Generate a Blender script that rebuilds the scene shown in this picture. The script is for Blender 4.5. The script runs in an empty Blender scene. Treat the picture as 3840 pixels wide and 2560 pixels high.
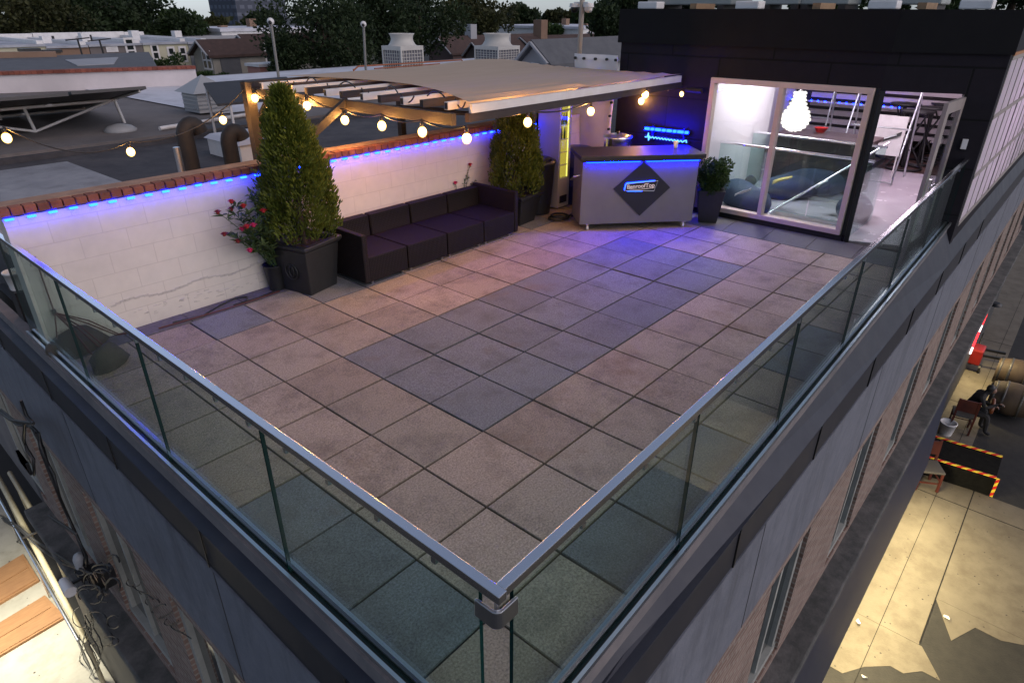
LAMP = 0.36
import bpy, bmesh, math, random
from mathutils import Vector, Matrix
random.seed(7)
S = bpy.context.scene
COL = S.collection
PI = math.pi
# ------------------------------------------------------------------ camera
CAM = Vector((-2.98670, -2.90319, 2.91391))
RR = ((0.65864979, -0.75244422, 0.00285588), (-0.34112952, -0.30198539, -0.89018845), (0.67067958, 0.5853482, -0.45558355))
FOC = 2420.288828919115
PXS = 3840 / 2352
def at(px, py, ax, val):
    """real-world point on the plane axis=val seen at survey-photo pixel (2352 px wide)"""
    c = ((px * PXS - 1920) / FOC, (py * PXS - 1280) / FOC, 1.0)
    d = [sum(RR[k][i] * c[k] for k in range(3)) for i in range(3)]
    t = (val - CAM[ax]) / d[ax]
    return Vector((CAM[0] + d[0] * t, CAM[1] + d[1] * t, CAM[2] + d[2] * t))
cd = bpy.data.cameras.new('camera'); cam = bpy.data.objects.new('camera', cd); COL.objects.link(cam)
m = Matrix.Identity(4)
for i in range(3):
    m[i][0] = RR[0][i]; m[i][1] = -RR[1][i]; m[i][2] = -RR[2][i]; m[i][3] = CAM[i]
cam.matrix_world = m
cd.sensor_width = 36; cd.lens = 36 * FOC / 3840; cd.clip_end = 3000; cd.clip_start = 0.05
S.camera = cam
# ------------------------------------------------------------------ materials
def nt(m): return m.node_tree.nodes, m.node_tree.links
def mat(name, c, c2=None, scale=6.0, rough=0.6, metal=0.0, bump=0.0, bscale=40.0, spec=0.5, dirt=None, dscale=1.2, damt=0.5,
        emit=None, estr=0.0, w=(0.35, 0.65), stretch=(1, 1, 1), attr=False, rvar=0.0, sub=None, dstretch=None, stain=None):
    m = bpy.data.materials.new(name); m.use_nodes = True
    N, L = nt(m); b = N['Principled BSDF']
    tc = N.new('ShaderNodeTexCoord'); mp = N.new('ShaderNodeMapping'); L.new(tc.outputs['Object'], mp.inputs['Vector'])
    mp.inputs['Scale'].default_value = stretch
    def rgb(c): return (c[0], c[1], c[2], 1)
    col = None
    if c2:
        n = N.new('ShaderNodeTexNoise'); n.inputs['Scale'].default_value = scale; n.inputs['Detail'].default_value = 6; n.inputs['Roughness'].default_value = 0.65
        L.new(mp.outputs[0], n.inputs['Vector'])
        r = N.new('ShaderNodeValToRGB'); r.color_ramp.elements[0].position = w[0]; r.color_ramp.elements[1].position = w[1]
        r.color_ramp.elements[0].color = rgb(c); r.color_ramp.elements[1].color = rgb(c2)
        L.new(n.outputs['Fac'], r.inputs['Fac']); col = r.outputs['Color']
    if attr:
        a = N.new('ShaderNodeVertexColor'); a.layer_name = 'tint'
        mx = N.new('ShaderNodeMix'); mx.data_type = 'RGBA'; mx.blend_type = 'MULTIPLY'; mx.inputs['Factor'].default_value = 1
        if col: L.new(col, mx.inputs[6])
        else: mx.inputs[6].default_value = rgb(c)
        L.new(a.outputs['Color'], mx.inputs[7]); col = mx.outputs[2]
    if dirt:
        n2 = N.new('ShaderNodeTexNoise'); n2.inputs['Scale'].default_value = dscale; n2.inputs['Detail'].default_value = 7; n2.inputs['Roughness'].default_value = 0.7
        if dstretch:
            mp2 = N.new('ShaderNodeMapping'); mp2.inputs['Scale'].default_value = dstretch; L.new(tc.outputs['Object'], mp2.inputs['Vector']); L.new(mp2.outputs[0], n2.inputs['Vector'])
        else: L.new(tc.outputs['Object'], n2.inputs['Vector'])
        r2 = N.new('ShaderNodeValToRGB'); r2.color_ramp.elements[0].position = 0.48; r2.color_ramp.elements[1].position = 0.72
        r2.color_ramp.elements[0].color = (0, 0, 0, 1); r2.color_ramp.elements[1].color = (damt, damt, damt, 1)
        L.new(n2.outputs['Fac'], r2.inputs['Fac'])
        mx2 = N.new('ShaderNodeMix'); mx2.data_type = 'RGBA'; L.new(r2.outputs['Color'], mx2.inputs['Factor'])
        if col: L.new(col, mx2.inputs[6])
        else: mx2.inputs[6].default_value = rgb(c)
        mx2.inputs[7].default_value = rgb(dirt); col = mx2.outputs[2]
    if stain:
        n5 = N.new('ShaderNodeTexNoise'); n5.inputs['Scale'].default_value = .9; n5.inputs['Detail'].default_value = 9; n5.inputs['Roughness'].default_value = 0.72; L.new(tc.outputs['Object'], n5.inputs['Vector'])
        r5 = N.new('ShaderNodeValToRGB'); r5.color_ramp.elements[0].position = 0.56; r5.color_ramp.elements[1].position = 0.70; r5.color_ramp.elements[0].color = (0, 0, 0, 1); r5.color_ramp.elements[1].color = (.6, .6, .6, 1); L.new(n5.outputs['Fac'], r5.inputs['Fac'])
        mx5 = N.new('ShaderNodeMix'); mx5.data_type = 'RGBA'; L.new(r5.outputs['Color'], mx5.inputs['Factor']); L.new(col, mx5.inputs[6]); mx5.inputs[7].default_value = rgb(stain); col = mx5.outputs[2]
    if col: L.new(col, b.inputs['Base Color'])
    else: b.inputs['Base Color'].default_value = rgb(c)
    b.inputs['Roughness'].default_value = rough; b.inputs['Metallic'].default_value = metal
    b.inputs['Specular IOR Level'].default_value = spec
    if rvar:
        n4 = N.new('ShaderNodeTexNoise'); n4.inputs['Scale'].default_value = 3; n4.inputs['Detail'].default_value = 5; L.new(tc.outputs['Object'], n4.inputs['Vector'])
        mr = N.new('ShaderNodeMapRange'); mr.inputs[3].default_value = rough - rvar; mr.inputs[4].default_value = rough + rvar
        L.new(n4.outputs['Fac'], mr.inputs[0]); L.new(mr.outputs[0], b.inputs['Roughness'])
    if bump:
        n3 = N.new('ShaderNodeTexNoise'); n3.inputs['Scale'].default_value = bscale; n3.inputs['Detail'].default_value = 4; L.new(mp.outputs[0], n3.inputs['Vector'])
        bp = N.new('ShaderNodeBump'); bp.inputs['Strength'].default_value = bump; bp.inputs['Distance'].default_value = 0.01
        L.new(n3.outputs['Fac'], bp.inputs['Height']); L.new(bp.outputs[0], b.inputs['Normal'])
    if emit:
        b.inputs['Emission Color'].default_value = rgb(emit); b.inputs['Emission Strength'].default_value = estr
    return m
def emis(name, c, s):
    s = s * LAMP
    m = bpy.data.materials.new(name); m.use_nodes = True; N, L = nt(m)
    N.remove(N['Principled BSDF']); e = N.new('ShaderNodeEmission'); e.inputs[0].default_value = (*c, 1); e.inputs[1].default_value = s
    L.new(e.outputs[0], N['Material Output'].inputs[0]); return m
def glassmat(name, tint, ior=1.5, refl=1.0, base=.035):
    m = bpy.data.materials.new(name); m.use_nodes = True; N, L = nt(m); N.remove(N['Principled BSDF'])
    t = N.new('ShaderNodeBsdfTransparent'); t.inputs[0].default_value = (*tint, 1)
    g = N.new('ShaderNodeBsdfGlossy'); g.inputs['Roughness'].default_value = 0.02; g.inputs[0].default_value = (refl, refl, refl, 1)
    lw = N.new('ShaderNodeLayerWeight'); lw.inputs[0].default_value = 0.5; pw = N.new('ShaderNodeMath'); pw.operation = 'POWER'; pw.inputs[1].default_value = 5; L.new(lw.outputs['Facing'], pw.inputs[0])
    f = N.new('ShaderNodeMath'); f.operation = 'MULTIPLY_ADD'; f.inputs[1].default_value = .85; f.inputs[2].default_value = base; L.new(pw.outputs[0], f.inputs[0])
    x = N.new('ShaderNodeMixShader'); L.new(f.outputs[0], x.inputs[0]); L.new(t.outputs[0], x.inputs[1]); L.new(g.outputs[0], x.inputs[2])
    L.new(x.outputs[0], N['Material Output'].inputs[0]); return m
def brickmat(name, axis, c1, c2, mortar, bw, bh, ms=0.01, rough=0.8, bump=0.4, dirt=None, damt=0.4, dscale=1.0, off=0.5, bias=0.0, spec=0.3, nr=(.86, 1.1)):
    """brick or block courses on a vertical plane: axis 0 = wall runs along X, 1 = along Y"""
    m = bpy.data.materials.new(name); m.use_nodes = True; N, L = nt(m); b = N['Principled BSDF']
    tc = N.new('ShaderNodeTexCoord'); sp = N.new('ShaderNodeSeparateXYZ'); cb = N.new('ShaderNodeCombineXYZ')
    L.new(tc.outputs['Object'], sp.inputs[0]); L.new(sp.outputs[axis], cb.inputs[0]); L.new(sp.outputs[2], cb.inputs[1])
    br = N.new('ShaderNodeTexBrick'); L.new(cb.outputs[0], br.inputs['Vector']); br.offset = off
    br.inputs['Scale'].default_value = 1; br.inputs['Brick Width'].default_value = bw; br.inputs['Row Height'].default_value = bh
    br.inputs['Mortar Size'].default_value = ms; br.inputs['Mortar Smooth'].default_value = 0.3; br.inputs['Bias'].default_value = bias
    br.inputs['Color1'].default_value = (*c1, 1); br.inputs['Color2'].default_value = (*c2, 1); br.inputs['Mortar'].default_value = (*mortar, 1)
    n = N.new('ShaderNodeTexNoise'); n.inputs['Scale'].default_value = 9; n.inputs['Detail'].default_value = 7; L.new(tc.outputs['Object'], n.inputs['Vector'])
    mr = N.new('ShaderNodeMapRange'); mr.inputs[1].default_value = 0.25; mr.inputs[2].default_value = 0.75; mr.inputs[3].default_value = nr[0]; mr.inputs[4].default_value = nr[1]
    L.new(n.outputs['Fac'], mr.inputs[0])
    mx = N.new('ShaderNodeMix'); mx.data_type = 'RGBA'; mx.blend_type = 'MULTIPLY'; mx.inputs['Factor'].default_value = 1
    L.new(br.outputs['Color'], mx.inputs[6]); L.new(mr.outputs[0], mx.inputs[7]); col = mx.outputs[2]
    if dirt:
        n2 = N.new('ShaderNodeTexNoise'); n2.inputs['Scale'].default_value = dscale; n2.inputs['Detail'].default_value = 8; n2.inputs['Roughness'].default_value = 0.7; L.new(tc.outputs['Object'], n2.inputs['Vector'])
        r2 = N.new('ShaderNodeValToRGB'); r2.color_ramp.elements[0].position = 0.5; r2.color_ramp.elements[1].position = 0.75
        r2.color_ramp.elements[0].color = (0, 0, 0, 1); r2.color_ramp.elements[1].color = (damt, damt, damt, 1)
        L.new(n2.outputs['Fac'], r2.inputs['Fac']); m2 = N.new('ShaderNodeMix'); m2.data_type = 'RGBA'
        L.new(r2.outputs['Color'], m2.inputs['Factor']); L.new(col, m2.inputs[6]); m2.inputs[7].default_value = (*dirt, 1); col = m2.outputs[2]
    L.new(col, b.inputs['Base Color']); b.inputs['Roughness'].default_value = rough; b.inputs['Specular IOR Level'].default_value = spec
    inv = N.new('ShaderNodeMath'); inv.operation = 'MULTIPLY_ADD'; inv.inputs[1].default_value = -1.0; L.new(br.outputs['Fac'], inv.inputs[0])
    ns = N.new('ShaderNodeMath'); ns.operation = 'MULTIPLY'; ns.inputs[1].default_value = 0.5; L.new(n.outputs['Fac'], ns.inputs[0]); L.new(ns.outputs[0], inv.inputs[2])
    bp = N.new('ShaderNodeBump'); bp.inputs['Strength'].default_value = bump; bp.inputs['Distance'].default_value = 0.008
    L.new(inv.outputs[0], bp.inputs['Height']); L.new(bp.outputs[0], b.inputs['Normal'])
    return m
def leafmat(name, dark, light, tr=0.25):
    m = bpy.data.materials.new(name); m.use_nodes = True; N, L = nt(m); b = N['Principled BSDF']
    a = N.new('ShaderNodeVertexColor'); a.layer_name = 'tint'
    sp = N.new('ShaderNodeSeparateColor'); L.new(a.outputs['Color'], sp.inputs[0])
    mx = N.new('ShaderNodeMix'); mx.data_type = 'RGBA'; L.new(sp.outputs[0], mx.inputs['Factor'])
    mx.inputs[6].default_value = (*dark, 1); mx.inputs[7].default_value = (*light, 1)
    L.new(mx.outputs[2], b.inputs['Base Color']); b.inputs['Roughness'].default_value = 0.6; b.inputs['Specular IOR Level'].default_value = 0.25
    t = N.new('ShaderNodeBsdfTranslucent'); L.new(mx.outputs[2], t.inputs[0])
    x = N.new('ShaderNodeMixShader'); x.inputs[0].default_value = tr; L.new(b.outputs[0], x.inputs[1]); L.new(t.outputs[0], x.inputs[2])
    L.new(x.outputs[0], N['Material Output'].inputs[0]); return m
# ------------------------------------------------------------------ mesh builder
class MB:
    def __init__(s): s.v = []; s.f = []; s.mi = []; s.tint = []; s.sm = []; s.cur = 0; s.t = (1, 1, 1)
    def add(s, vs, fs, smooth=False):
        o = len(s.v); s.v += [tuple(v) for v in vs]
        for f in fs: s.f.append([o + i for i in f]); s.mi.append(s.cur); s.tint.append(s.t); s.sm.append(smooth)
        return s
    def box(s, x0, x1, y0, y1, z0, z1):
        if x0 > x1: x0, x1 = x1, x0
        if y0 > y1: y0, y1 = y1, y0
        if z0 > z1: z0, z1 = z1, z0
        vs = [(x0, y0, z0), (x1, y0, z0), (x1, y1, z0), (x0, y1, z0), (x0, y0, z1), (x1, y0, z1), (x1, y1, z1), (x0, y1, z1)]
        return s.add(vs, [(3, 2, 1, 0), (4, 5, 6, 7), (0, 1, 5, 4), (1, 2, 6, 5), (2, 3, 7, 6), (3, 0, 4, 7)])
    def hexa(s, b, t):
        """8-corner block: 4 bottom points and 4 top points, counter-clockwise from above"""
        return s.add(list(b) + list(t), [(3, 2, 1, 0), (4, 5, 6, 7), (0, 1, 5, 4), (1, 2, 6, 5), (2, 3, 7, 6), (3, 0, 4, 7)])
    def bar(s, p, q, w, h, up=(0, 0, 1)):
        p = Vector(p); q = Vector(q); d = (q - p).normalized(); u = Vector(up)
        a = d.cross(u)
        if a.length < 1e-4: a = d.cross(Vector((1, 0, 0)))
        a.normalize(); b = a.cross(d).normalized(); a = a * w / 2; b = b * h / 2
        vs = [p - a - b, p + a - b, p + a + b, p - a + b, q - a - b, q + a - b, q + a + b, q - a + b]
        return s.add(vs, [(0, 1, 2, 3), (7, 6, 5, 4), (0, 4, 5, 1), (1, 5, 6, 2), (2, 6, 7, 3), (3, 7, 4, 0)])
    def tube(s, pts, r, n=8, cap=True):
        pts = [Vector(p) for p in pts]; rs = r if isinstance(r, (list, tuple)) else [r] * len(pts)
        vs = []; fs = []; prev = None
        for i, p in enumerate(pts):
            d = (pts[min(i + 1, len(pts) - 1)] - pts[max(i - 1, 0)]).normalized()
            if prev is None:
                a = d.cross(Vector((0, 0, 1)))
                if a.length < 1e-3: a = d.cross(Vector((1, 0, 0)))
            else:
                a = prev - d * prev.dot(d)
                if a.length < 1e-4: a = d.cross(Vector((0, 0, 1)))
            a.normalize(); prev = a; b = d.cross(a)
            for k in range(n):
                th = 2 * PI * k / n; vs.append(p + (a * math.cos(th) + b * math.sin(th)) * rs[i])
        for i in range(len(pts) - 1):
            for k in range(n):
                fs.append((i * n + k, i * n + (k + 1) % n, (i + 1) * n + (k + 1) % n, (i + 1) * n + k))
        s.add(vs, fs, True)
        if cap:
            s.add(vs[:n], [tuple(range(n))[::-1]]); s.add(vs[-n:], [tuple(range(n))])
        return s
    def lathe(s, c, prof, n=20, smooth=True):
        vs = []; fs = []; c = Vector(c)
        for r, z in prof:
            for k in range(n):
                th = 2 * PI * k / n; vs.append((c.x + r * math.cos(th), c.y + r * math.sin(th), c.z + z))
        for i in range(len(prof) - 1):
            for k in range(n): fs.append((i * n + k, i * n + (k + 1) % n, (i + 1) * n + (k + 1) % n, (i + 1) * n + k))
        s.add(vs, fs, smooth); s.add(vs[:n], [tuple(range(n))[::-1]]); s.add(vs[-n:], [tuple(range(n))]); return s
    def prism(s, poly, axis, a, b):
        """2-D outline extruded along an axis; poly holds the other two coordinates in axis order"""
        def P(q, t):
            q = list(q); q.insert(axis, t); return tuple(q)
        n = len(poly); vs = [P(q, a) for q in poly] + [P(q, b) for q in poly]
        fs = [tuple(range(n))[::-1], tuple(range(n, 2 * n))] + [(i, (i + 1) % n, n + (i + 1) % n, n + i) for i in range(n)]
        return s.add(vs, fs)
    def sphere(s, c, r, nu=12, nv=8, sq=(1, 1, 1)):
        vs = []; fs = []
        for j in range(nv + 1):
            ph = PI * j / nv
            for i in range(nu):
                th = 2 * PI * i / nu
                vs.append((c[0] + r * sq[0] * math.sin(ph) * math.cos(th), c[1] + r * sq[1] * math.sin(ph) * math.sin(th), c[2] + r * sq[2] * math.cos(ph)))
        for j in range(nv):
            for i in range(nu): fs.append((j * nu + i, (j + 1) * nu + i, (j + 1) * nu + (i + 1) % nu, j * nu + (i + 1) % nu))
        return s.add(vs, fs, True)
    def xf(s, M):
        s.v = [tuple(M @ Vector(v)) for v in s.v]; return s
    def build(s, name, m, parent=None, bevel=0.0, world=True, fix=True):
        me = bpy.data.meshes.new(name)
        off = Vector((0, 0, 0))
        if parent is not None and world:
            r = parent
            while r.parent: r = r.parent
            off = r.location
        me.from_pydata([(v[0] - off.x, v[1] - off.y, v[2] - off.z) for v in s.v], [], s.f)
        for x in (m if isinstance(m, (list, tuple)) else [m]): me.materials.append(x)
        me.polygons.foreach_set('material_index', s.mi); me.polygons.foreach_set('use_smooth', s.sm)
        if any(t != (1, 1, 1) for t in s.tint):
            ca = me.color_attributes.new('tint', 'FLOAT_COLOR', 'CORNER'); buf = []
            for p, t in zip(me.polygons, s.tint): buf += [t[0], t[1], t[2], 1.0] * p.loop_total
            ca.data.foreach_set('color', buf)
        if fix:
            bm = bmesh.new(); bm.from_mesh(me); bmesh.ops.recalc_face_normals(bm, faces=bm.faces); bm.to_mesh(me); bm.free()
        me.update()
        o = bpy.data.objects.new(name, me); COL.objects.link(o)
        if parent is not None: o.parent = parent
        if bevel:
            b = o.modifiers.new('bevel', 'BEVEL'); b.width = bevel; b.segments = 2; b.limit_method = 'ANGLE'; b.angle_limit = 0.6
        return o
def thing(name, label, cat, loc=(0, 0, 0), group=None):
    o = bpy.data.objects.new(name, None); COL.objects.link(o); o.location = loc; o.empty_display_size = 0.2
    o['label'] = label; o['category'] = cat
    if group: o['group'] = group
    return o
def tag(o, label, cat, group=None):
    o['label'] = label; o['category'] = cat
    if group: o['group'] = group
    return o
def struct(o, kind='structure'): o['kind'] = kind; return o
def copy_tree(o, parent=None):
    c = o.copy(); COL.objects.link(c)
    if parent is not None: c.parent = parent
    for ch in list(o.children): copy_tree(ch, c)
    return c
def catenary(p, q, sag, n=14):
    p = Vector(p); q = Vector(q); return [p.lerp(q, i / n) - Vector((0, 0, sag * 4 * (i / n) * (1 - i / n))) for i in range(n + 1)]
# foliage ------------------------------------------------------------
def leaf(mb, p, d, n, l, w, rnd):
    d = d.normalized(); a = d.cross(n)
    if a.length < 1e-3: a = d.cross(Vector((0.3, 0.7, 0.2)))
    a.normalize(); mb.t = (rnd, rnd, rnd)
    k = a.cross(d) * (l * 0.12)
    mb.add([p, p + d * l * 0.45 + a * w * 0.5 + k, p + d * l, p + d * l * 0.45 - a * w * 0.5 + k], [(0, 1, 2, 3)])
def rv():
    while True:
        v = Vector((random.uniform(-1, 1), random.uniform(-1, 1), random.uniform(-1, 1)))
        if 0.05 < v.length < 1: return v.normalized()
def crown(clumps, n, size, up=0.2, rmin=0.55):
    """leaf-sized faces spread through the outer volume of many overlapping clumps"""
    mb = MB(); tot = sum(c[1] ** 2 for c in clumps)
    for c, r, sq in clumps:
        k = max(8, int(n * r * r / tot)); base = random.uniform(0.0, 0.55)
        for _ in range(k):
            d = rv(); rr = r * random.uniform(rmin, 1.08)
            p = Vector(c) + Vector((d.x * rr, d.y * rr, d.z * rr * sq))
            nd = (d + rv() * 0.9 + Vector((0, 0, up))).normalized(); s = size * random.uniform(0.6, 1.4)
            leaf(mb, p, nd, rv(), s, s * 0.75, min(1, max(0, base + random.uniform(-0.15, 0.45))))
    return mb
SKY_S = .07; SUN_S = .85; EXPO = 1.0
# ------------------------------------------------------------------ shared materials
M = {}
M['tile'] = mat('paver', (0.62, 0.62, 0.62), (1.38, 1.38, 1.38), scale=75, rough=0.75, bump=0.35, bscale=220, spec=0.3, attr=True, dirt=(0.085, 0.07, 0.06), dscale=2.3, damt=0.6, stain=(.20, .12, .07))
M['gap'] = mat('gap_dark', (0.006, 0.005, 0.005), rough=0.95)
M['ramp'] = mat('rubber_ramp', (0.10, 0.10, 0.105), (0.14, 0.135, 0.13), scale=60, rough=0.8, bump=0.3, bscale=150, dirt=(0.05, 0.045, 0.04), damt=0.5)
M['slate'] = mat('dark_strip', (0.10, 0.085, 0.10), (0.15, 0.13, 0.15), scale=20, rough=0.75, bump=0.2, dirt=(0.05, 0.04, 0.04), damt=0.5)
M['steel'] = mat('polished_steel', (0.9, 0.9, 0.93), rough=0.2, metal=1.0, rvar=0.06)
M['alu'] = mat('aluminium_channel', (0.62, 0.64, 0.67), rough=0.3, metal=1.0, rvar=0.08)
M['rubber'] = mat('black_rubber', (0.012, 0.012, 0.013), rough=0.7)
M['glass'] = glassmat('rail_glass', (0.845, 0.96, 0.925), ior=1.45, base=.06)
M['gedge'] = mat('glass_edge', (0.004, 0.03, 0.028), rough=0.15)
M['coping'] = mat('navy_coping', (0.011, 0.014, 0.026), (0.017, 0.02, 0.033), scale=5, rough=0.55, bump=0.1, bscale=12, dirt=(0.035, 0.035, 0.042), dscale=3.2, damt=0.5, rvar=0.12)
M['fascia'] = mat('dark_fascia', (0.013, 0.014, 0.02), (0.02, 0.02, 0.026), scale=3, rough=0.6, dirt=(0.035, 0.033, 0.035), damt=0.5, dscale=3, dstretch=(1.5, 1.5, .3))
M['stucco'] = mat('grey_stucco', (0.115, 0.125, 0.152), (0.14, 0.15, 0.178), scale=7, rough=0.9, bump=0.5, bscale=70, dirt=(0.06, 0.064, 0.075), dscale=3.4, damt=0.7, dstretch=(1.2, 1.2, .25))
M['oldbrick'] = brickmat('old_brick', 0, (0.16, 0.10, 0.08), (0.24, 0.17, 0.14), (0.26, 0.23, 0.2), 0.21, 0.07, 0.012, dirt=(0.08, 0.06, 0.05), dscale=3)
M['oldbrickY'] = brickmat('old_brick_side', 1, (0.16, 0.10, 0.08), (0.24, 0.17, 0.14), (0.26, 0.23, 0.2), 0.21, 0.07, 0.012, dirt=(0.08, 0.06, 0.05), dscale=3)
M['redbrick'] = mat('red_brick', (0.17, 0.045, 0.03), (0.27, 0.085, 0.055), scale=5, rough=0.85, bump=0.6, bscale=45, attr=True, dirt=(0.09, 0.04, 0.03), dscale=6)
M['mortar'] = mat('mortar_cap', (0.33, 0.21, 0.15), (0.23, 0.14, 0.10), scale=6, rough=0.9, bump=0.4)
M['concrete'] = mat('ledge_concrete', (0.05, 0.052, 0.05), (0.12, 0.115, 0.11), scale=4, rough=0.9, bump=0.6, bscale=30, dirt=(0.03, 0.035, 0.03), dscale=5, damt=0.6)
M['awning'] = mat('navy_awning', (0.009, 0.014, 0.034), (0.014, 0.02, 0.043), scale=3, rough=0.55, bump=0.15, bscale=8)
M['wframe'] = mat('pale_window_frame', (0.33, 0.34, 0.31), (0.26, 0.27, 0.25), scale=5, rough=0.5)
M['winglass'] = mat('window_glass', (0.02, 0.025, 0.025), rough=0.05, spec=0.8)
M['black'] = mat('black_paint', (0.012, 0.012, 0.013), rough=0.45)
M['blackp'] = mat('black_plastic', (0.012, 0.0125, 0.014), (0.018, 0.018, 0.02), scale=12, rough=0.5, bump=0.08)
M['white'] = mat('white_paint', (0.72, 0.71, 0.70), (0.62, 0.61, 0.6), scale=4, rough=0.5)
M['blockwall'] = brickmat('painted_block', 0, (0.64, 0.56, 0.51), (0.625, 0.545, 0.50), (0.55, 0.475, 0.435), 0.41, 0.205, 0.005, rough=0.7, bump=0.18, dirt=(0.47, 0.41, 0.38), damt=0.4, nr=(.95, 1.04), dscale=1.6)
# ------------------------------------------------------------------ terrace floor
T = 0.61
mb = MB(); mb.cur = 1; mb.box(-1.78, 6.64, -1.80, 3.92, -0.2, -0.028); mb.cur = 0
grey = {(-1, 5), (1, 5), (2, 5), (0, -3), (-1, -3), (-3, -2), (-3, -1), (1, -3), (7, 5), (4, -3), (5, -3), (-3, 0)}
for u in range(0, 8):
    for v in range(0, 3): grey.add((u, v))
rnd = random.Random(3)
for u in range(-3, 10):
    for v in range(-3, 6):
        x0, x1, y0, y1 = u * T + .0055, (u + 1) * T - .0055, v * T + .0055, (v + 1) * T - .0055
        x0 = max(x0, -1.77); y0 = max(y0, -1.79)
        if (u, v) in grey: c = Vector((0.20, 0.196, 0.203))
        else: c = Vector((0.375, 0.291, 0.228))
        c = c * rnd.uniform(0.88, 1.12); c.x *= rnd.uniform(0.97, 1.03)
        mb.t = tuple(c); zt = rnd.uniform(-0.003, 0.003); tx = rnd.uniform(-.004, .004); e = 0.005
        b = [(x0, y0, -.035), (x1, y0, -.035), (x1, y1, -.035), (x0, y1, -.035)]
        k = [(x0, y0, zt - e), (x1, y0, zt - e + tx), (x1, y1, zt - e + tx), (x0, y1, zt - e)]
        t = [(x0 + e, y0 + e, zt), (x1 - e, y0 + e, zt + tx), (x1 - e, y1 - e, zt + tx), (x0 + e, y1 - e, zt)]
        mb.add(b + k + t, [(8, 9, 10, 11)]); mb.t = tuple(c * .55)
        mb.add(b + k + t, [(0, 1, 5, 4), (1, 2, 6, 5), (2, 3, 7, 6), (3, 0, 4, 7), (4, 5, 9, 8), (5, 6, 10, 9), (6, 7, 11, 10), (7, 4, 8, 11)])
mb.cur = 2; mb.t = (.999, 1, 1)
for k in range(-4, 7):                       # sloped rubber edge tiles along the room
    y0, y1 = (k + .45) * T + .004, (k + 1.45) * T - .004
    y0 = max(y0, -1.79); y1 = min(y1, 3.92)
    mb.hexa([(6.105, y0, -.03), (6.63, y0, -.03), (6.63, y1, -.03), (6.105, y1, -.03)], [(6.105, y0, .0), (6.63, y0, .045), (6.63, y1, .045), (6.105, y1, .0)])
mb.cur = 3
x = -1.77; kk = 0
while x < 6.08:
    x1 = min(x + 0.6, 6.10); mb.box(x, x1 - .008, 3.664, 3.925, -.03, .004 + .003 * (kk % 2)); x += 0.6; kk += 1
o = mb.build('terrace_floor', [M['tile'], M['gap'], M['ramp'], M['slate']]); struct(o)
# rust and dirt patches with their own shapes on the pavers
# ------------------------------------------------------------------ own building
def kr(X): return -1.84 + (X + 1.28) * .0068, .085 + (X + 1.28) * .0415      # outer kerb line on the street side
def rr_(X): return -1.79 + (X + 1.8) * .0025, 1.10 + (X + 1.8) * .0199        # handrail line
BX = 7.1
bld = thing('corner_building', 'dark grey corner building with navy coping and stuccoed parapet carrying the glass rails', 'building', (-1.9, -1.9, -7))
def prof_y(o):  return o
# parapet profile as offsets from the kerb: (out, z)
mbk = MB(); mbc = MB(); mbf = MB(); mbs = MB()
XE = 24.0
def yz(X):
    X2 = min(X, 9); return kr(X2)
def sweep(mb, ringfn, stations, close=True):
    rings = [ringfn(s) for s in stations]; n = len(rings[0]); vs = [p for r in rings for p in r]; fs = []
    for i in range(len(rings) - 1):
        for k in range(n if close else n - 1): fs.append((i * n + k, i * n + (k + 1) % n, (i + 1) * n + (k + 1) % n, (i + 1) * n + k))
    if close: fs += [tuple(range(n)), tuple(range((len(rings) - 1) * n, len(rings) * n))]
    mb.add(vs, fs)
cx = -1.86
def ring_right(pts):
    def f(X):
        y, z = yz(X); return [(X, y + a, z + b ) for a, b in pts]
    return f
def ring_left(pts):
    def f(Y): return [(cx + a, Y, .075 + b ) for a, b in pts]
    return f
stR = [-1.86, 1, 4, 7, 9, 14, XE]; stL = [-1.86, 1, 4, 7.2]
# kerb (grey) under the channel, coping top, fascia
P_kerb = [(0.10, -.02), (0.0, -.02), (-.004, -.12), (0.10, -.12)]
P_cop = [(0.10, -.118), (-.004, -.118), (-.085, -.125), (-.085, -.15), (0.10, -.15)]
P_fas = [(0.05, -.1505), (-.08, -.1505), (-.08, -.445), (0.05, -.445)]
sweep(mbk, ring_right(P_kerb), stR); sweep(mbk, ring_left(P_kerb), [Y + .0 for Y in stL])
def ring_cop(X):
    y, z = yz(X); return [(X, y + .10, z - .118), (X, y - .004, z - .118), (X, -1.945, -.05), (X, -1.945, -.075), (X, y + .10, z - .165)]
sweep(mbc, ring_cop, stR)
mbc2 = MB(); sweep(mbc2, ring_left(P_cop), [-1.945] + stL[1:])
mbf.box(-1.938, XE, -1.94, -1.84, -.38, -.0755); sweep(mbf, ring_left(P_fas), [-1.915] + stL[1:])
mbk.build('kerb', mat('kerb_plaster', (0.17, 0.155, 0.155), (0.12, 0.115, 0.12), scale=5, rough=0.8, bump=.3, bscale=20, dirt=(.06, .06, .07)), bld)
mbc.build('coping', M['coping'], bld); mbc2.build('coping', M['coping'], bld)
mbf.build('fascia', M['fascia'], bld)
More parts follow.
